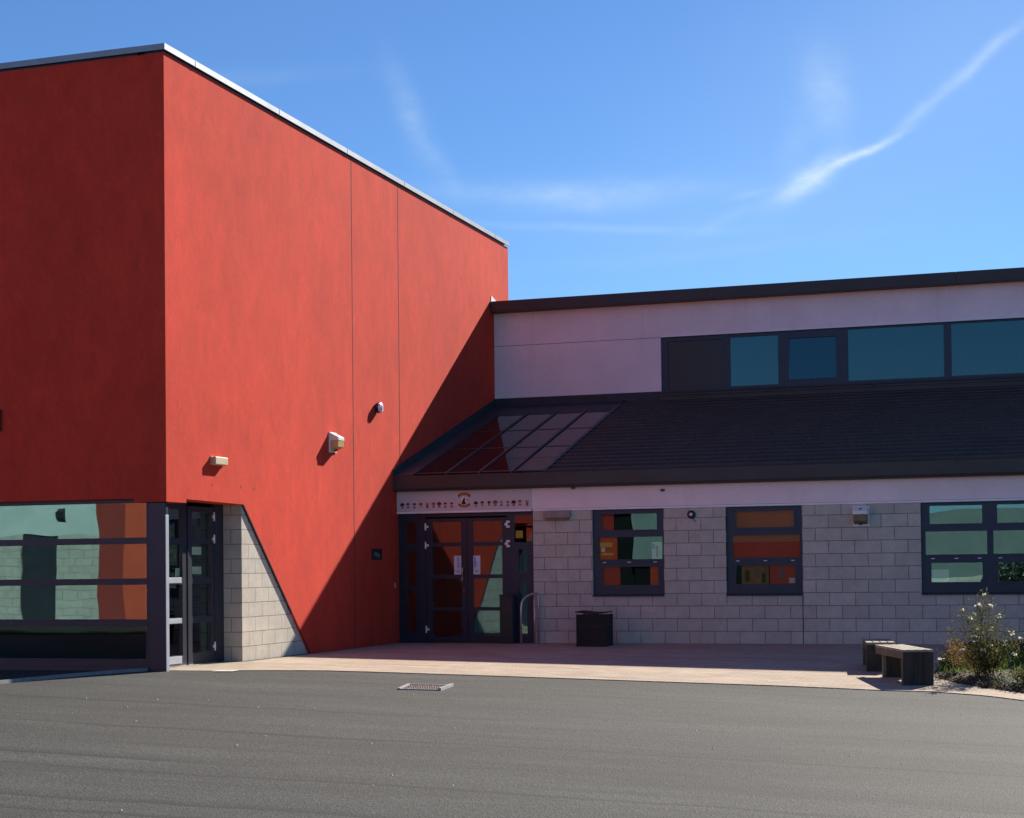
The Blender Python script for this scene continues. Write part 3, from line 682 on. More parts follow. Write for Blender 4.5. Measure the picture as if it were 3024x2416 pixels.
def leaf(x0, x1, hinge_left):
    gx_ = (-11.214, -10.637) if hinge_left else (-10.403, -9.828)
    ops_ = [(*gx_, .115, .60), (*gx_, .665, 1.20), (*gx_, 1.275, 1.805), (*gx_, 1.88, 2.265)]
    l = MB().plate((x0, x1, .012, 2.33), ops_, (0, yf+.012, 0), X, Z, NY, -.045, 0).build('entrance_door', M_FRAME, wing, bevel=.003)
    for h in ops_: MB().box(h[0]-.01, h[1]+.01, yf+.03, yf+.037, h[2]-.01, h[3]+.01).build('pane', M_GLASS, l)
    hx = x0 if hinge_left else x1; s_ = 1 if hinge_left else -1
    for z in ((2.18, 1.83, .25) if hinge_left else (2.20, 1.84)):
        hm = MB().box(hx-.012, hx+.014, yf-.018, yf+.004, z-.065, z+.065)
        if hinge_left: hm.box(hx+.014, hx+.06, yf-.012, yf+.006, z-.02, z+.02)
        else: hm.box(hx+.014, hx+.055, yf-.014, yf-.001, z+.025, z+.065).box(hx+.014, hx+.055, yf-.014, yf-.001, z-.065, z-.025).box(hx-.045, hx-.012, yf-.01, yf+.006, z-.022, z+.022)
        hm.build('hinge', M_WPLAS, l)
    return l


l1 = leaf(-11.342, -10.522, True); l2 = leaf(-10.514, -9.723, False)
hd = MB().tube([(-10.595, yf+.01, 1.40), (-10.595, yf-.05, 1.39), (-10.595, yf-.055, 1.36), (-10.595, yf-.055, 1.19), (-10.595, yf-.05, 1.16), (-10.595, yf+.01, 1.15)], .011, 8)
hd.build('pull_handle', M_GALV, l1, smooth=True)
MB().box(-10.60, -10.575, yf-.002, yf+.012, .94, 1.0).build('red_sticker', M_REDP, l1)
MB().box(XA+.01, -9.2, YW-.02, YW+.12, -.02, .011).build('threshold', M_DARK, wing)

# notices on the main doors
def notice(x0, x1, z0, z1, label, col2, side):
    ns_ = thing('notice', (x0, yf+.028, z0), label, 'notice', 'notices on the main doors')
    MB().box(x0, x1, yf+.0265, yf+.0285, z0, z1).build('paper', M_PAPER, ns_)
    pm = MB(); random.seed(3+side)
    for r_ in range(12):
        z = z1-.03-r_*.017; a = x0+.06 if side == 0 else x0+.02
        pm.box(a, a+random.uniform(.03, .065), yf+.0245, yf+.0262, z, z+.010)
    pm.build('printed_text', col2, ns_)
    MB().box(x0+.02, x1-.02, yf+.0245, yf+.0262, z0+.08, z0+.087).box(x0+.045, x1-.045, yf+.0245, yf+.0262, z0+.045, z0+.062).build('printed_line', M_BROWNP, ns_)


notice(-10.784, -10.64, 1.275, 1.627, 'white sheet with blue print on the left leaf of the main door', M_BLUE, 0)
notice(-10.409, -10.265, 1.275, 1.627, 'white sheet with blue print on the right leaf of the main door', M_BLUE, 1)
# display sheets behind window glass
yd = YW+.092
def sheet(name, x0, x1, z0, z1, mt, label, cat='poster', extra=(), dyy=0):
    s_ = thing(name, (x0, yd+dyy, z0), label, cat)
    MB().box(x0, x1, yd+dyy, yd+dyy+.004, z0, z1).build('paper', mt, s_)
    for (a, b, c, d_, m2) in extra: MB().box(a, b, yd+dyy-.003, yd+dyy-.0005, c, d_).build('printed_area', m2, s_)
sheet('poster', -7.965, -7.63, 1.52, 1.92, M_ORANGE, 'orange poster with yellow print in the left of the three-pane window by the bin', extra=((-7.95, -7.72, 1.75, 1.83, M_YEL), (-7.93, -7.86, 1.66, 1.74, M_PAPER), (-7.93, -7.70, 1.60, 1.64, M_YEL)))
sheet('display_board', -7.93, -7.58, 1.02, 1.40, M_REDP, 'plain red board at the lower left of the window above the bin')
sheet('display_board', -7.93, -7.69, 2.04, 2.36, M_REDP, 'red board in the top left pane of the window above the bin')
sheet('poster', -6.99, -6.80, 1.52, 1.83, M_PALEP, 'pale picture sheet at the right of the middle pane above the bin', extra=((-6.98, -6.93, 1.70, 1.80, M_BLUE), (-6.91, -6.87, 1.56, 1.76, M_BROWNP)))
sheet('blind', -5.47, -4.38, 2.04, 2.36, M_OPPO, 'orange brown blind filling the top pane of the second window', 'blind')
sheet('display_board', -5.53, -4.31, 1.50, 1.94, M_REDP, 'red backing board across the middle pane of the second window', 'board', extra=((-5.53, -4.31, 1.80, 1.94, M_OPPO),))
sheet('display_board', -4.86, -4.38, 1.04, 1.40, M_REDP, 'red board with pinned slips in the lower pane of the second window', 'board', extra=((-4.70, -4.60, 1.15, 1.34, M_BROWNP), (-4.52, -4.42, 1.07, 1.16, M_SIGNW)))
sheet('poster', -5.36, -4.88, 1.04, 1.40, M_DEAD, 'brown patterned sheet in the lower pane of the second window', extra=((-5.30, -5.22, 1.1, 1.3, M_LEAFD), (-5.12, -5.05, 1.16, 1.34, M_BROWNP), (-5.0, -4.94, 1.08, 1.25, M_LEAFD)))
sheet('curtain', -7.02, -6.84, 1.04, 1.40, M_ORANGE, 'narrow orange curtain at the lower right of the window above the bin', 'curtain')
sheet('notice', -2.09, -1.80, 1.066, 1.28, M_PALEP, 'pale sheet in the lower left corner of the wide window at right', 'notice')
sheet('notice', -9.57, -9.43, 1.94, 2.08, M_YEL, 'small yellow notice in the side pane right of the main door', 'notice')
sheet('notice', -9.36, -9.25, 1.88, 2.13, M_ORANGE, 'narrow orange slip in the side pane right of the main door', 'notice')

# ------------------------------------------------------------------ entrance sign with painted faces and crest
sg = thing('entrance_sign', (-10.55, YW-.02, 2.47), 'long white panel above the main door painted with small faces and a round bird crest', 'sign')
ys = YW-.032
MB().box(-11.886, -9.222, ys, YW-.013, 2.468, 2.848).build('sign_panel', M_SIGNW, sg)
MB().box(-11.886, -9.222, ys-.006, YW-.002, 2.431, 2.4665).build('sign_trim', M_TRIM, sg)


def disc(cx, cz, rx, rz_, n=14, a0=0, a1=360):
    return [(cx+rx*math.cos(R(a0+(a1-a0)*i/n)), cz+rz_*math.sin(R(a0+(a1-a0)*i/n))) for i in range(n if a1-a0 == 360 else n+1)]


def flat(pts, mt, name, par, d0=.0003, d1=.002): return MB().prism(pts, (0, ys, 0), X, Z, NY, d0, d1).build(name, mt, par)


random.seed(11)
faces = [(-11.775, 0, 0, 2), (-11.66, 0, 1, 2), (-11.53, 4, 3, 2), (-11.40, 3, 1, 1), (-11.27, 2, 2, 2), (-11.145, 3, 0, 3), (-11.03, 1, 0, 0), (-10.91, 1, 3, 0), (-10.78, 1, 1, 0),
         (-10.30, 0, 3, 3), (-10.175, 4, 0, 1), (-10.04, 0, 2, 1), (-9.92, 3, 1, 2), (-9.80, 2, 3, 2), (-9.675, 3, 3, 2), (-9.56, 0, 0, 0), (-9.44, 3, 1, 0), (-9.30, 2, 2, 2)]
for i, (fx, hi, si, ci) in enumerate(faces):
    cz = 2.592+random.uniform(-.006, .006); r_ = .031+random.uniform(-.004, .004)
    fc = flat([(fx-.028, cz-.058), (fx+.028, cz-.058), (fx+.020, cz-.022), (fx-.020, cz-.022)], M_CLOTH[ci], 'painted_face', sg)
    flat(disc(fx+random.uniform(-.006, .006), cz-.004, r_*.72, r_*.95), M_SKIN[si], 'face', fc, .0022, .003)
    flat(disc(fx, cz+.008, r_*1.15, r_*1.1, 12, 0, 180) if i % 3 else disc(fx, cz+.006, r_*1.35, r_*1.25, 14, -25, 205), M_HAIR[hi], 'hair', fc, .0032, .004)
cx, cz = -10.53, 2.655
cr = flat(disc(cx, cz, .075, .088, 28), M_TRIM, 'crest', sg)
# ring outline, scroll banners above and below, standing bird
def arc(cx, cz, r0_, r1_, a0, a1, n=16, sx=1, sz=1):
    o_ = [(cx+sx*r1_*math.cos(R(a0+(a1-a0)*i/n)), cz+sz*r1_*math.sin(R(a0+(a1-a0)*i/n))) for i in range(n+1)]
    return o_ + [(cx+sx*r0_*math.cos(R(a1-(a1-a0)*i/n)), cz+sz*r0_*math.sin(R(a1-(a1-a0)*i/n))) for i in range(n+1)]
for a in range(0, 360, 30): flat(arc(cx, cz, .071, .078, a, a+30, 3, 1, 1.15), M_SKIN[1], 'ring', cr, .0022, .003)
flat(arc(cx, 2.60, .155, .207, 50, 130), M_GOLD, 'scroll', cr, .0031, .004)
flat([(cx-.130, 2.708), (cx-.098, 2.722), (cx-.092, 2.765), (cx-.112, 2.755)], M_GOLD, 'scroll', cr, .0031, .004)
flat([(cx+.130, 2.708), (cx+.112, 2.755), (cx+.092, 2.765), (cx+.098, 2.722)], M_GOLD, 'scroll', cr, .0031, .004)
flat(arc(cx, 2.71, .137, .188, 230, 310), M_GOLD, 'scroll', cr, .0031, .004)
flat([(cx-.125, 2.612), (cx-.095, 2.590), (cx-.085, 2.548), (cx-.110, 2.562)], M_GOLD, 'scroll', cr, .0031, .004)
flat([(cx+.125, 2.612), (cx+.110, 2.562), (cx+.085, 2.548), (cx+.095, 2.590)], M_GOLD, 'scroll', cr, .0031, .004)
flat([(cx-.05, 2.60), (cx-.03, 2.585), (cx, 2.578), (cx+.025, 2.59), (cx+.045, 2.615), (cx+.02, 2.625), (cx+.012, 2.65), (cx+.02, 2.69), (cx+.008, 2.712), (cx-.012, 2.705), (cx-.02, 2.68), (cx-.035, 2.655), (cx-.05, 2.63)], M_DBROWN, 'bird', cr, .0041, .005)
flat(disc(cx+.052, 2.66, .014, .016), M_DBROWN, 'bird', cr, .0041, .005)

# ------------------------------------------------------------------ fittings on the walls
# emergency bulkhead light
bh = thing('bulkhead_light', (XA, 22.0, 3.02), 'cream box light on the sunlit red wall above the side door', 'wall light')
MB().box(XA, XA+.022, 21.86, 22.26, 2.965, 3.09).build('back_plate', M_CREAM, bh, bevel=.004)
MB().box(XA+.0225, XA+.088, 21.865, 22.255, 2.968, 3.087).build('cover', M_CREAM, bh, bevel=.012)


def flood(name, label, O, U, N, rot=0):
    """wedge shaped security light; U along the wall, N out of the wall"""
    O, U, N = Vector(O), Vector(U), Vector(N)
    t = thing(name, O, label, 'wall light', 'wedge shaped security lights')
    def pr(pts, a, b, mt, nm, bev=.004, par=None):
        return MB().prism(pts, O, N, Z, U, a, b).build(nm, mt, par or t, bevel=bev, fix=True)
    pr([(0, -.175), (.022, -.175), (.022, .175), (0, .175)], -.14, .14, M_WPLAS, 'back_plate')
    h = pr([(.0225, .165), (.175, .085), (.175, .030), (.0225, .030)], -.125, .125, M_WPLAS, 'housing')
    pr([(.0225, .0295), (.170, .0295), (.165, -.085), (.0225, -.145)], -.120, .120, M_LENS, 'lens', .008)
    pr([(.05, -.1345), (.09, -.118), (.09, -.150), (.05, -.150)], -.03, .03, M_DARK, 'sensor')
    pr([(.085, .1335), (.12, .1152), (.12, .121), (.085, .139)], -.02, .02, M_DARK, 'screw_cover', 0)
    return t


fl1 = flood('security_light', 'wedge shaped white security light with yellowed lens on the sunlit red wall', (XA, 26.195, 3.585), Y, X)
# same fitting on the wing: copy with its parts
def dup(root, loc, rotz, label):
    r_ = root.copy(); COL.objects.link(r_); r_.location = loc; r_.rotation_euler = (0, 0, rotz); r_['label'] = label
    for ch in root.children:
        c = ch.copy(); COL.objects.link(c); c.parent = r_
    return r_
fl2 = dup(fl1, (-3.25, YW, 2.215), -math.pi/2, 'wedge shaped white security light on the shaded grey block wall near the wide window')
for ch in fl2.children:
    if ch.name.startswith('lens'):
        ch.data = ch.data.copy(); ch.data.materials[0] = M_DLENS  # the copied fitting gets a darker lens
# alarm sounder
al = thing('alarm_sounder', (XA, 28.16, 4.36), 'small round alarm sounder with a pale front high on the red wall', 'alarm')
MB().lathe([(.085, 0), (.085, .02), (.10, .021), (.10, .075)], (XA, 28.16, 4.36), X, 8).build('base', M_LBLUE, al, fix=True)
MB().lathe([(.10, .0755), (.098, .10), (.075, .115), (.05, .118)], (XA, 28.16, 4.36), X, 8).build('front_cover', M_WPLAS, al, fix=True)
MB().lathe([(.045, .1185), (.04, .128), (.02, .13)], (XA, 28.16, 4.36), X, 12).build('grille', plain('lilac plastic', (.55, .48, .68), .4), al, fix=True)
# plaque
pq = thing('wall_plaque', (XA, 28.11, 1.66), 'small square dark plaque with faint lettering on the red wall left of the main door', 'sign')
MB().box(XA, XA+.012, 27.875, 28.345, 1.565, 1.765).build('plate', M_BLACKB, pq, bevel=.002)
cu = bpy.data.curves.new('lettering', 'FONT'); cu.body = 'Main'; cu.size = .115; cu.extrude = .001; cu.align_x = 'CENTER'; cu.align_y = 'CENTER'
tob = bpy.data.objects.new('tmp', cu); COL.objects.link(tob); dg = bpy.context.evaluated_depsgraph_get()
me = bpy.data.meshes.new_from_object(tob.evaluated_get(dg)); bpy.data.objects.remove(tob)
me.transform(Matrix.Scale(1.15, 4, (1, 0, 0))); me.transform(Matrix(((0, 0, 1, 0), (1, 0, 0, 0), (0, 1, 0, 0), (0, 0, 0, 1)))); me.transform(Matrix.Translation((.014, 0, 0)))
me.materials.append(M_TXT); lo = bpy.data.objects.new('lettering', me); COL.objects.link(lo); lo.parent = pq; ROOT[lo] = ROOT[pq]
# bell push
tag(MB().box(XA, XA+.02, 28.95, 29.0, 1.03, 1.13).build('bell_push', M_GALV, loc=(XA, 28.97, 1.08), bevel=.004), 'tiny grey bell push on the red wall beside the main door frame', 'bell')
# box light over the bricks right of the door
bx = thing('box_light', (-8.72, YW, 2.34), 'flat brown box light on the block wall just right of the main door', 'wall light')
MB().box(-8.97, -8.47, YW-.10, YW-.0225, 2.295, 2.425).build('body', plain('brown beige housing', (.30, .24, .22), .5), bx, bevel=.008)
MB().box(-8.93, -8.50, YW-.085, YW-.01, 2.262, 2.2895).build('lens', M_DLENS, bx, bevel=.004)
# dome camera
dc = thing('dome_camera', (-6.23, YW, 2.305), 'small round black camera on the block wall between the first two windows', 'camera')
MB().lathe([(.075, 0), (.075, .03), (.068, .04), (.05, .055)], (-6.23, YW, 2.305), NY, 20).build('housing', M_DARK, dc, fix=True)
MB().lathe([(.036, .0555), (.033, .07), (.018, .08)], (-6.23, YW, 2.305), NY, 16).build('lens_ring', M_GALV, dc, fix=True)
MB().tube([(-6.20, YW-.02, 2.235), (-6.185, YW-.008, 2.20), (-6.16, YW-.006, 2.17)], .006, 6).build('cable', M_DARK, dc)
# little fixing on the band
tag(MB().box(-6.785, -6.71, YW-.05, YW-.0125, 2.742, 2.772).box(-6.77, -6.735, YW-.04, YW-.0125, 2.727, 2.7415).build('wall_bracket', M_STEM, loc=(-6.74, YW, 2.75), bevel=.004), 'tiny dark metal fixing on the white render band between the windows', 'bracket')
tag(MB().box(-8.42, -8.37, 28.98, 29.08, 2.815, 2.847).build('gutter_outlet', M_DARK, loc=(-8.4, 29, 2.83)), 'tiny dark stub under the roof edge above the block wall', 'fixing')
# vent at the far left of the shaded red wall
tag(MB().box(-14.95, -14.60, Y0-.08, Y0-.001, 3.46, 3.79).build('wall_box', M_FLASH, loc=(-14.8, Y0, 3.6), bevel=.02), 'grey box on the shaded red wall cut by the left edge of the picture', 'box')

# ------------------------------------------------------------------ handrail, bin, cabinet
hr = thing('handrail', (-9.3, 28.72, 0), 'bent steel handrail standing right of the main door', 'handrail')
pts = [(-9.30, 28.66, gz(-9.3, 28.66)-.02), (-9.30, 28.66, .62), (-9.295, 28.665, .70)]
for i in range(1, 9):
    a = R(90*i/8); pts.append((-9.295+.14*(1-math.cos(a)), 28.665+.42*(1-math.cos(a)), .70+.215*math.sin(a)))
pts += [(-9.13, YW-.01, .915)]
MB().tube(pts, .019, 12).build('rail', M_GALV, hr, smooth=True)
MB().tube([(-9.165, 29.04, -.02), (-9.165, 29.04, .90)], .017, 12).build('post', M_GALV, hr, smooth=True)
MB().tube([(-9.095, 29.06, -.02), (-9.095, 29.06, .84), (-9.10, 29.06, .88), (-9.13, 29.07, .905)], .015, 12).build('post', M_GALV, hr, smooth=True)
bn = thing('litter_bin', (-7.83, 28.4, 0), 'square black timber bin with a warped lid standing against the block wall', 'bin')
bx0, bx1, by0, by1 = -8.115, -7.60, 28.20, 28.68; g0 = gz(-7.8, 28.3)
MB().box(bx0+.02, bx1-.02, by0+.02, by1-.02, g0-.01, .54).build('liner', M_DARK, bn)
bt = MB(); zq = g0
for i in range(6):
    for (a, b, c, d_) in ((bx0, bx1, by0, by0+.0195), (bx0, bx1, by1-.0195, by1), (bx0, bx0+.0195, by0+.02, by1-.02), (bx1-.0195, bx1, by0+.02, by1-.02)):
        bt.box(a, b, c, d_, zq+.003, zq+.090)
    zq += .0935
bt.build('slats', M_BIN, bn, bevel=.004)
for cx_, cy_ in ((bx0-.012, by0-.012), (bx1-.028, by0-.012), (bx0-.012, by1-.028), (bx1-.028, by1-.028)):
    MB().box(cx_, cx_+.04, cy_, cy_+.04, g0-.01, .556).build('corner_post', M_BIN, bn, bevel=.004)
ld = MB(); n = 8
for i in range(n):
    xa, xb = bx0-.035+(bx1-bx0+.045)*i/n, bx0-.035+(bx1-bx0+.045)*(i+1)/n
    za = .590+.014*math.cos(i/n*5.2); zb = .590+.014*math.cos((i+1)/n*5.2)
    ld.add([(xa, by0-.02, za), (xb, by0-.02, zb), (xb, by1+.01, zb+.012), (xa, by1+.01, za+.012), (xa, by0-.02, za-.018), (xb, by0-.02, zb-.018), (xb, by1+.01, zb-.006), (xa, by1+.01, za-.006)],
           [(0, 1, 2, 3), (7, 6, 5, 4), (4, 5, 1, 0), (6, 7, 3, 2)] + ([(0, 3, 7, 4)] if i == 0 else []) + ([(1, 5, 6, 2)] if i == n-1 else []))
ld.build('lid', M_BIN, bn)
cbx = thing('dark_cabinet', (-9.66, 29.0, 0), 'narrow black cabinet standing between the main door and the steel handrail', 'cabinet')
MB().box(-9.80, -9.545, 28.93, YW-.03, .0, .875).build('body', M_FLASH, cbx, bevel=.006)
MB().box(-9.815, -9.53, 28.915, YW-.025, .8755, .90).build('top', M_FLASH, cbx, bevel=.004)
MB().box(-9.78, -9.565, 28.921, 28.9295, .04, .84).build('door', M_DARK, cbx, bevel=.002)

# ------------------------------------------------------------------ benches
def bench(name, label, near, L, ang, ztop, overhang, far_in, zlo=-.25):
    """near = left front corner (x,y); runs L metres away from the camera side, turned by ang"""
    nx_, ny_ = near; t = thing(name, (nx_, ny_, ztop-.43), label, 'bench', 'timber benches by the planting bed')
    g_ = ztop-.43; Wd = .41
    def P(u, v): c, s_ = math.cos(ang), math.sin(ang); return (nx_+u*c-v*s_, ny_+u*s_+v*c)
    def bo(mb, u0, u1, v0, v1, z0, z1):
        mb.add([(*P(u, v), z) for z in (z0, z1) for u, v in ((u0, v0), (u1, v0), (u1, v1), (u0, v1))],
               [(3, 2, 1, 0), (4, 5, 6, 7), (0, 1, 5, 4), (1, 2, 6, 5), (2, 3, 7, 6), (3, 0, 4, 7)])
    for k_ in range(4):
        u = k_*Wd/4; mb = MB(); bo(mb, u+.006, u+Wd/4-.006, -.03, L+.03, ztop-.032, ztop); mb.build('seat_board', M_BENCHT, t, bevel=.004)
    for nm, u0, u1 in (('side_rail', .006, .040), ('side_rail', Wd-.040, Wd-.006)):
        mb = MB(); bo(mb, u0, u1, .0, L, ztop-.125, ztop-.0325); mb.build(nm, M_BENCHE, t, bevel=.004)
    for v in (0.0, far_in):
        zt_ = ztop-.126 if v else ztop-.033
        mb = MB()
        bo(mb, .043, Wd-.043, v+.012, v+.045, zlo, zt_)
        mb.build('end_panel', M_BENCHD, t, bevel=.003)
        for u0 in (.0, Wd-.042):
            mb = MB(); bo(mb, u0-.002 if not u0 else u0, u0+.042, v-.004 if not v else v, v+.075, zlo, ztop-.126); mb.build('post', M_BENCHE if v or True else M_BENCHD, t, bevel=.004)
    for k_ in range(3):
        mb = MB(); w3_ = (Wd-.006)/3; bo(mb, .003+k_*w3_+.002, .003+(k_+1)*w3_-.002, -.024-.002*(k_ == 1), -.0045, zlo, ztop-.034); mb.build('front_board', M_BENCHD, t, bevel=.003)
    return t


benchA = bench('garden_bench', 'nearer weathered timber bench with solid end beside the flower bed', (-2.00, 22.50), 1.45, math.atan2(.52, 1.42), .250, .03, 1.0)
benchB = bench('garden_bench', 'farther weathered timber bench half in the building shadow behind the nearer one', (-2.665, 24.25), 1.15, math.atan2(.24, 1.5), .266, .03, .95, -.2)

# ------------------------------------------------------------------ drain cover and surface marks
dc = [(-7.944, 19.417), (-7.416, 19.56), (-7.52, 20.299), (-8.099, 20.143)]
dg_ = thing('drain_cover', (-7.75, 19.85, gz(-7.75, 19.85)), 'rusty chequered metal drain cover in a pale frame set in the tarmac', 'drain cover')
def q2(u, v): # bilinear in the four corners
    a, b, c, d_ = [Vector(p) for p in dc]; return a*(1-u)*(1-v)+b*u*(1-v)+c*u*v+d_*(1-u)*v
def dbox(mb, u0, u1, v0, v1, h0, h1):
    P_ = []
    for h in (h0, h1):
        for u, v in ((u0, v0), (u1, v0), (u1, v1), (u0, v1)):
            p = q2(u, v); P_.append((p.x, p.y, gz(p.x, p.y)+h+.012))
    mb.add(P_, [(3, 2, 1, 0), (4, 5, 6, 7), (0, 1, 5, 4), (1, 2, 6, 5), (2, 3, 7, 6), (3, 0, 4, 7)])
fm = MB(); dbox(fm, 0, .06, 0, 1, -.03, .004); dbox(fm, .94, 1.0, 0, 1, -.03, .016); dbox(fm, .06, .94, 0, .05, -.03, -.004); dbox(fm, .06, .94, .95, 1, -.03, .0)
fm.build('frame', M_KERB, dg_)
pl = MB(); dbox(pl, .065, .935, .055, .945, -.03, -.012); pl.build('plate', M_IRON, dg_)
st_ = MB(); random.seed(5)
for i in range(11):
    for j in range(9):
        u = .11+i*.078; v = .11+j*.092
        if (i+j) % 2: dbox(st_, u-.024, u+.024, v-.012, v+.012, -.0118, -.002)
        else: dbox(st_, u-.010, u+.010, v-.032, v+.032, -.0118, -.002)
st_.build('tread_pattern', plain('worn iron studs', (.30, .24, .22), .5, .4, .3, 20), dg_)
# pale patch at the tarmac edge
tag(MB().add([(a, b, gz(a, b)+.006) for a, b, _ in [(-11.34, 20.84, -.008), (-11.08, 20.97, -.012), (-11.08, 21.19, -.010), (-11.34, 21.06, -.006)]], [(0, 1, 2, 3)]).build('paint_mark', M_GRIT), kind='structure')
gr = MB(); random.seed(21)
for i in range(150):
    x = random.uniform(-11.5, 2); y = random.uniform(8, 21)
    if y > edge(x)-.2: continue
    r_ = random.choice((.005, .006, .009, .013)); z = asph_z(x, y)+r_*.3
    ring = [(x+r_*math.cos(a)*random.uniform(.7, 1.2), y+r_*math.sin(a)*random.uniform(.7, 1.2), z) for a in [k_*1.05 for k_ in range(6)]]
    gr.add(ring + [(x, y, z+r_*.7)], [(k_, (k_+1) % 6, 6) for k_ in range(6)])
tag(gr.build('loose_grit', M_GRIT), 'pale grit scattered over the tarmac', 'grit', kind='stuff')

# ------------------------------------------------------------------ planting
def leafquad(mb, p, size, up_bias=.3, asp=.5):
    d_ = Vector((random.gauss(0, 1), random.gauss(0, 1), random.gauss(up_bias, .8))).normalized()
    n = d_.cross(Vector((random.gauss(0, 1), random.gauss(0, 1), random.gauss(0, 1)))).normalized()
    a = p; b = p+d_*size; m_ = p+d_*size*.5; nn = d_.cross(n)*size*.06
    mb.add([a, m_+n*size*asp*.5+nn, b, m_-n*size*asp*.5+nn], [(0, 1, 2, 3)])


random.seed(31)
bu = thing('shrub', (-1.0, 23.4, bedz(-1.0, 23.4)), 'loose leggy shrub with sunlit white leaf tips at the end of the benches', 'shrub')
stems = MB(); lv = MB(); lo_ = MB(); lw = MB()
base = Vector((-1.0, 23.4, bedz(-1, 23.4)-.02))
tips = [(.02, 0, 1.10, 0), (.10, .05, .94, 0), (-.05, -.05, .95, 0), (.22, .02, .80, 0), (-.28, .05, .88, 0), (-.36, .0, .70, 1), (-.46, .02, .55, 1), (-.40, -.1, .42, 1), (-.18, .1, .78, 0), (.38, .05, .58, 0), (.52, 0, .50, 0), (.30, -.1, .42, 0), (-.55, .1, .40, 1), (.12, -.15, .62, 0), (-.12, -.18, .55, 0), (-.30, -.2, .36, 1), (.42, -.1, .30, 0), (.0, -.2, .36, 0), (-.60, 0, .22, 1)]
for tx, ty, tz, bz in tips:
    tip = base+Vector((tx*.95, ty*1.2, tz)); mid = base+Vector((tx*.35+random.uniform(-.05, .05), ty*.4, tz*.5)); b0 = base+Vector((random.uniform(-.12, .12), random.uniform(-.12, .12), 0))
    pts = []
    for i in range(9):
        q = i/8; pts.append(b0*(1-q)**2+mid*2*q*(1-q)+tip*q*q + Vector((random.gauss(0, .006), random.gauss(0, .006), 0)))
    stems.tube(pts, .008, 5, .0022)
    segs = pts[2:]
    for p in segs:
        for _ in range(46 if not bz else 24):
            off = Vector((random.gauss(0, .055), random.gauss(0, .06), random.gauss(0, .05)))
            tg = lo_ if bz and random.random() < .75 else (lo_ if random.random() < .12 else lv)
            leafquad(tg, p+off, random.uniform(.018, .038), .3, .6)
        if random.random() < .8:
            e = p+Vector((random.gauss(0, .07), random.gauss(0, .07), random.uniform(.03, .10))); stems.tube([p, e], .0022, 4, .001)
            for _ in range(12): leafquad(lv, e+Vector((random.gauss(0, .02), random.gauss(0, .02), random.gauss(0, .015))), random.uniform(.018, .036), .4, .55)
            if random.random() < .36 and not bz:
                for _ in range(6): leafquad(lw, e+Vector((random.gauss(0, .008), random.gauss(0, .008), .012)), random.uniform(.024, .036), .1, .9)
    if not bz or random.random() < .4:
        for _ in range(9): leafquad(lw, tip+Vector((random.gauss(0, .014), random.gauss(0, .014), random.uniform(-.01, .012))), random.uniform(.028, .042), .1, .9)
stems.build('stems', M_STEM, bu)
k = len(lv.v); lv.v += lw.v; lv.f += [[i+k for i in f] for f in lw.f]; lv.mi += [1]*len(lw.f)   # pale leaf tips belong to the foliage
lv.build('foliage', [M_LEAFD, M_LEAFW], bu); lo_.build('bronze_foliage', M_LEAFO, bu)
# second lower shrub to the right edge and a bushy clump
def clump(name, x, y, h, r_, n, mats, label, cat='plant'):
    t = thing(name, (x, y, bedz(x, y)), label, cat); st = MB(); a = MB(); b0 = Vector((x, y, bedz(x, y)-.01))
    for i in range(n):
        ang = random.uniform(0, 6.28); rr = r_*random.random()**.6; tip = b0+Vector((rr*math.cos(ang), rr*math.sin(ang), h*random.uniform(.45, 1)))
        s0 = b0+Vector((random.gauss(0, r_*.25), random.gauss(0, r_*.25), 0)); st.tube([s0, (s0+tip)/2+Vector((0, 0, .02)), tip], .003, 4, .0015)
        for q in (.4, .6, .8, .95, 1):
            p = s0.lerp(tip, q)
            for _ in range(7): leafquad(a, p+Vector((random.gauss(0, .03), random.gauss(0, .03), random.gauss(0, .025))), random.uniform(.02, .045), .4, .5)
    st.build('stems', M_STEM, t); a.build('foliage', mats, t)


clump('low_plant', -1.42, 24.4, .28, .16, 14, M_LEAFD, 'dark low leafy plant just behind the nearer bench end')
clump('low_plant', -.45, 22.55, .20, .22, 22, M_LEAFD, 'dense low dark plant at the front of the flower bed, right of the yellow flowers')
clump('low_plant', -.10, 22.9, .36, .30, 26, M_LEAFD, 'dark bushy plant cut by the right edge of the picture')
clump('dry_plant', -1.36, 23.9, .42, .14, 10, M_DEAD, 'dry brown stalky plant between the bench and the white tipped shrub')
fw = thing('yellow_flower', (-.78, 22.95, bedz(-.78, 22.95)), 'small yellow flowers at the foot of the white tipped shrub', 'flower')
fs, fp = MB(), MB()
for k_ in range(5):
    b0 = Vector((-.78+random.gauss(0, .05), 22.95+random.gauss(0, .05), bedz(-.78, 22.95))); tp = b0+Vector((random.gauss(0, .02), 0, random.uniform(.08, .14)))
    fs.tube([b0, tp], .003, 4)
    for i in range(7): a = i*.9; fp.add([tp, tp+Vector((.022*math.cos(a), .022*math.sin(a), .01)), tp+Vector((.03*math.cos(a+.4), .03*math.sin(a+.4), .014)), tp+Vector((.022*math.cos(a+.8), .022*math.sin(a+.8), .01))], [(0, 1, 2, 3)])
fs.build('flower_stems', M_GRASS, fw); fp.build('petals', M_FLOWER, fw)
gs = MB(); random.seed(77)
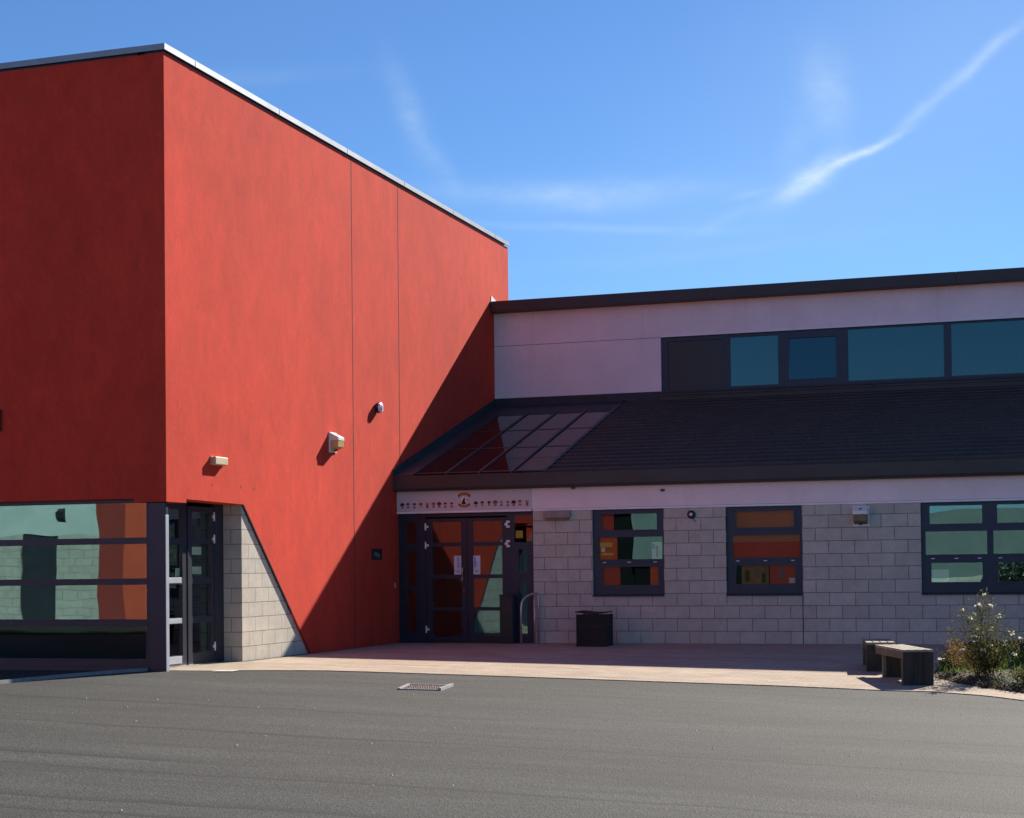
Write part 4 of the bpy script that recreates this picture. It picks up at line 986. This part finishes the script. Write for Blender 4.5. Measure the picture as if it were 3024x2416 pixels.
for i in range(9000):
    x = random.uniform(-1.7, 2.2); y = random.uniform(bedy(x)+.05, 27)
    dens = .5+.5*math.sin(x*5.1+y*2.3)*math.cos(y*3.7-x*2.0)
    if y < 23.4: dens = .55 if dens > .72 else dens*.12
    if y > 24: dens = .6 if x < -.6 else .95
    if random.random() > dens: continue
    h = random.uniform(.03, .11)*(1.3 if y > 24 else .8); a = random.uniform(0, 6.28); z = bedz(x, y)-.005; wv = .0045
    tx, ty = random.gauss(0, .03), random.gauss(0, .03)
    gs.add([(x-wv*math.cos(a), y-wv*math.sin(a), z), (x+wv*math.cos(a), y+wv*math.sin(a), z), (x+tx*.4+wv*.6*math.cos(a), y+ty*.4, z+h*.6), (x+tx, y+ty, z+h)], [(0, 1, 2, 3)])
tag(gs.build('bed_grass', M_GRASS), 'green grass and weeds growing through the flower bed', 'grass', kind='stuff')
db = MB(); db2 = MB()
for i in range(1500):
    x = random.uniform(-1.68, 1.5); y = bedy(x)+abs(random.gauss(0, .5))+.03
    if i > 900: y = bedy(x)+random.uniform(-.06, .10)
    p = Vector((x, y, bedz(x, y)+.004)); leafquad(db if i % 2 else db2, p, random.uniform(.02, .07), .05, .35)
tag(db.build('dead_leaves', M_STEM), 'dry brown leaf litter on the flower bed', 'leaf litter', kind='stuff')
for i in range(160):
    x = random.uniform(-1.6, 1.5); y = bedy(x)+random.random()**2*1.2+.05; r_ = random.uniform(.008, .028); z = bedz(x, y)
    ring = [(x+r_*math.cos(a)*random.uniform(.7, 1.3), y+r_*math.sin(a)*random.uniform(.7, 1.3), z-.002) for a in [k_*1.05 for k_ in range(6)]]
    top = [(x+(px_-x)*.6, y+(py_-y)*.6, z+r_*.6) for px_, py_, _ in ring]
    db2.add(ring+top, [(k_, (k_+1) % 6, (k_+1) % 6+6, k_+6) for k_ in range(6)]+[tuple(range(6, 12))])
tag(db2.build('bed_stones', M_STONE), 'small stones and bark bits on the flower bed', 'stones', kind='stuff')

# ------------------------------------------------------------------ the wing across the yard, seen only mirrored in the glass
op = thing('opposite_wing_building', (-20, -2, 0), 'low school wing with white and red walls, seen only mirrored in the glass', 'building')
def face(y, x0, x1, z0, z1, mt, nm, dpt=.3): return MB().box(x0, x1, y-dpt, y, z0, z1).build(nm, mt, op)
face(1.7, -45, -25.1, 2.43, 3.5, M_OPPW, 'render_band'); face(1.7, -45, -27.5, 0, 2.43, M_BOPP, 'block_wall'); face(1.66, -27.5, -26.4, 0, 2.43, M_FLASH, 'door'); face(1.7, -26.4, -25.1, 0, 2.43, M_BOPP, 'block_wall')
face(1.7, -25.1, -24.25, 0, 7, M_OPPSHADE, 'shade_toned_red_wall')  # same red wall, coloured as its shaded part
MB().prism([(-24.25, 0), (-20.2, 0), (-18.6, 3.5), (-18.6, 7), (-24.25, 7)], (0, 1.7, 0), X, Z, NY, 0, .3).build('red_wall', M_OPPR, op, fix=True)
face(1.66, -20.4, -16.8, 0, 3.5, M_BOPP, 'block_wall'); face(1.2, -16.8, -14.3, 0, 3.5, M_ROOMD, 'recess'); face(1.7, -14.3, -12, 1.5, 3.5, M_OPPV, 'pale_wall'); face(1.5, -14.3, -12, 0, 1.5, M_ROOMD, 'plinth')
face(1.7, -12, -7.5, 0, 3.5, M_ROOMD, 'dimmed_wall')  # unseen wall stretch, blackened to weaken its reflection in the second window
MB().box(-7.5, -7.2, -6, 1.7, 0, 3.5).build('return_wall', M_OPPW, op)
face(-6, -7.2, 14, .9, 3.3, M_OPPV, 'render_band'); face(-6, -7.2, 14, 0, .9, M_BOPP, 'block_wall')
MB().box(-45, -7.5, -12, 1.36, 3.3, 3.48).box(-7.2, 14, -16, -6.3, 3.1, 3.28).build('flat_roof', M_FLASH, op)
ol = thing('opposite_wall_light', (-26.3, 1.7, 2.9), 'dark box light on the white band of the wing across the yard', 'wall light')
MB().prism([(0, -.2), (.15, -.1), (.2, .1), (0, .2)], (-26.4, 1.7, 2.95), Y, Z, X, 0, .3).build('housing', M_FLASH, ol, fix=True)

random.seed(91)
def leafy(name, label, cat, inside, cx_, cy_, n, sz, loc):
    t = thing(name, loc, label, cat); mb = MB()
    while len(mb.f) < n:
        p = inside()
        leafquad(mb, Vector(p), sz*random.uniform(.7, 1.3), .2, .6)
    mb.build('foliage', M_HEDGE, t); return t
M_HEDGE = plain('hedge leaf', (.022, .036, .014), .7, 0, .5, 3, .3, 0)
leafy('hedge', 'clipped dark hedge along the wing across the yard, mirrored in the wide window', 'hedge', lambda: (random.uniform(-2.4, 8), random.choice((-5.15, -5.15, random.uniform(-5.95, -5.15))), random.uniform(0, 1.35)+.03*random.random()), 0, 0, 9000, .12, (3, -5.5, 0))

# skylight glass, mirror-like at the low angle seen
gm, t, p, pos = material('skylight glass')
setc(t, p, (.012, .012, .014)); p.inputs['Roughness'].default_value = .03; p.inputs['IOR'].default_value = 1.38
for o in bpy.data.objects:
    if o.name.startswith('skylight_pane'): o.data.materials.clear(); o.data.materials.append(gm)
SC.cycles.max_bounces = 8; SC.cycles.transparent_max_bounces = 12; SC.cycles.use_denoising = True
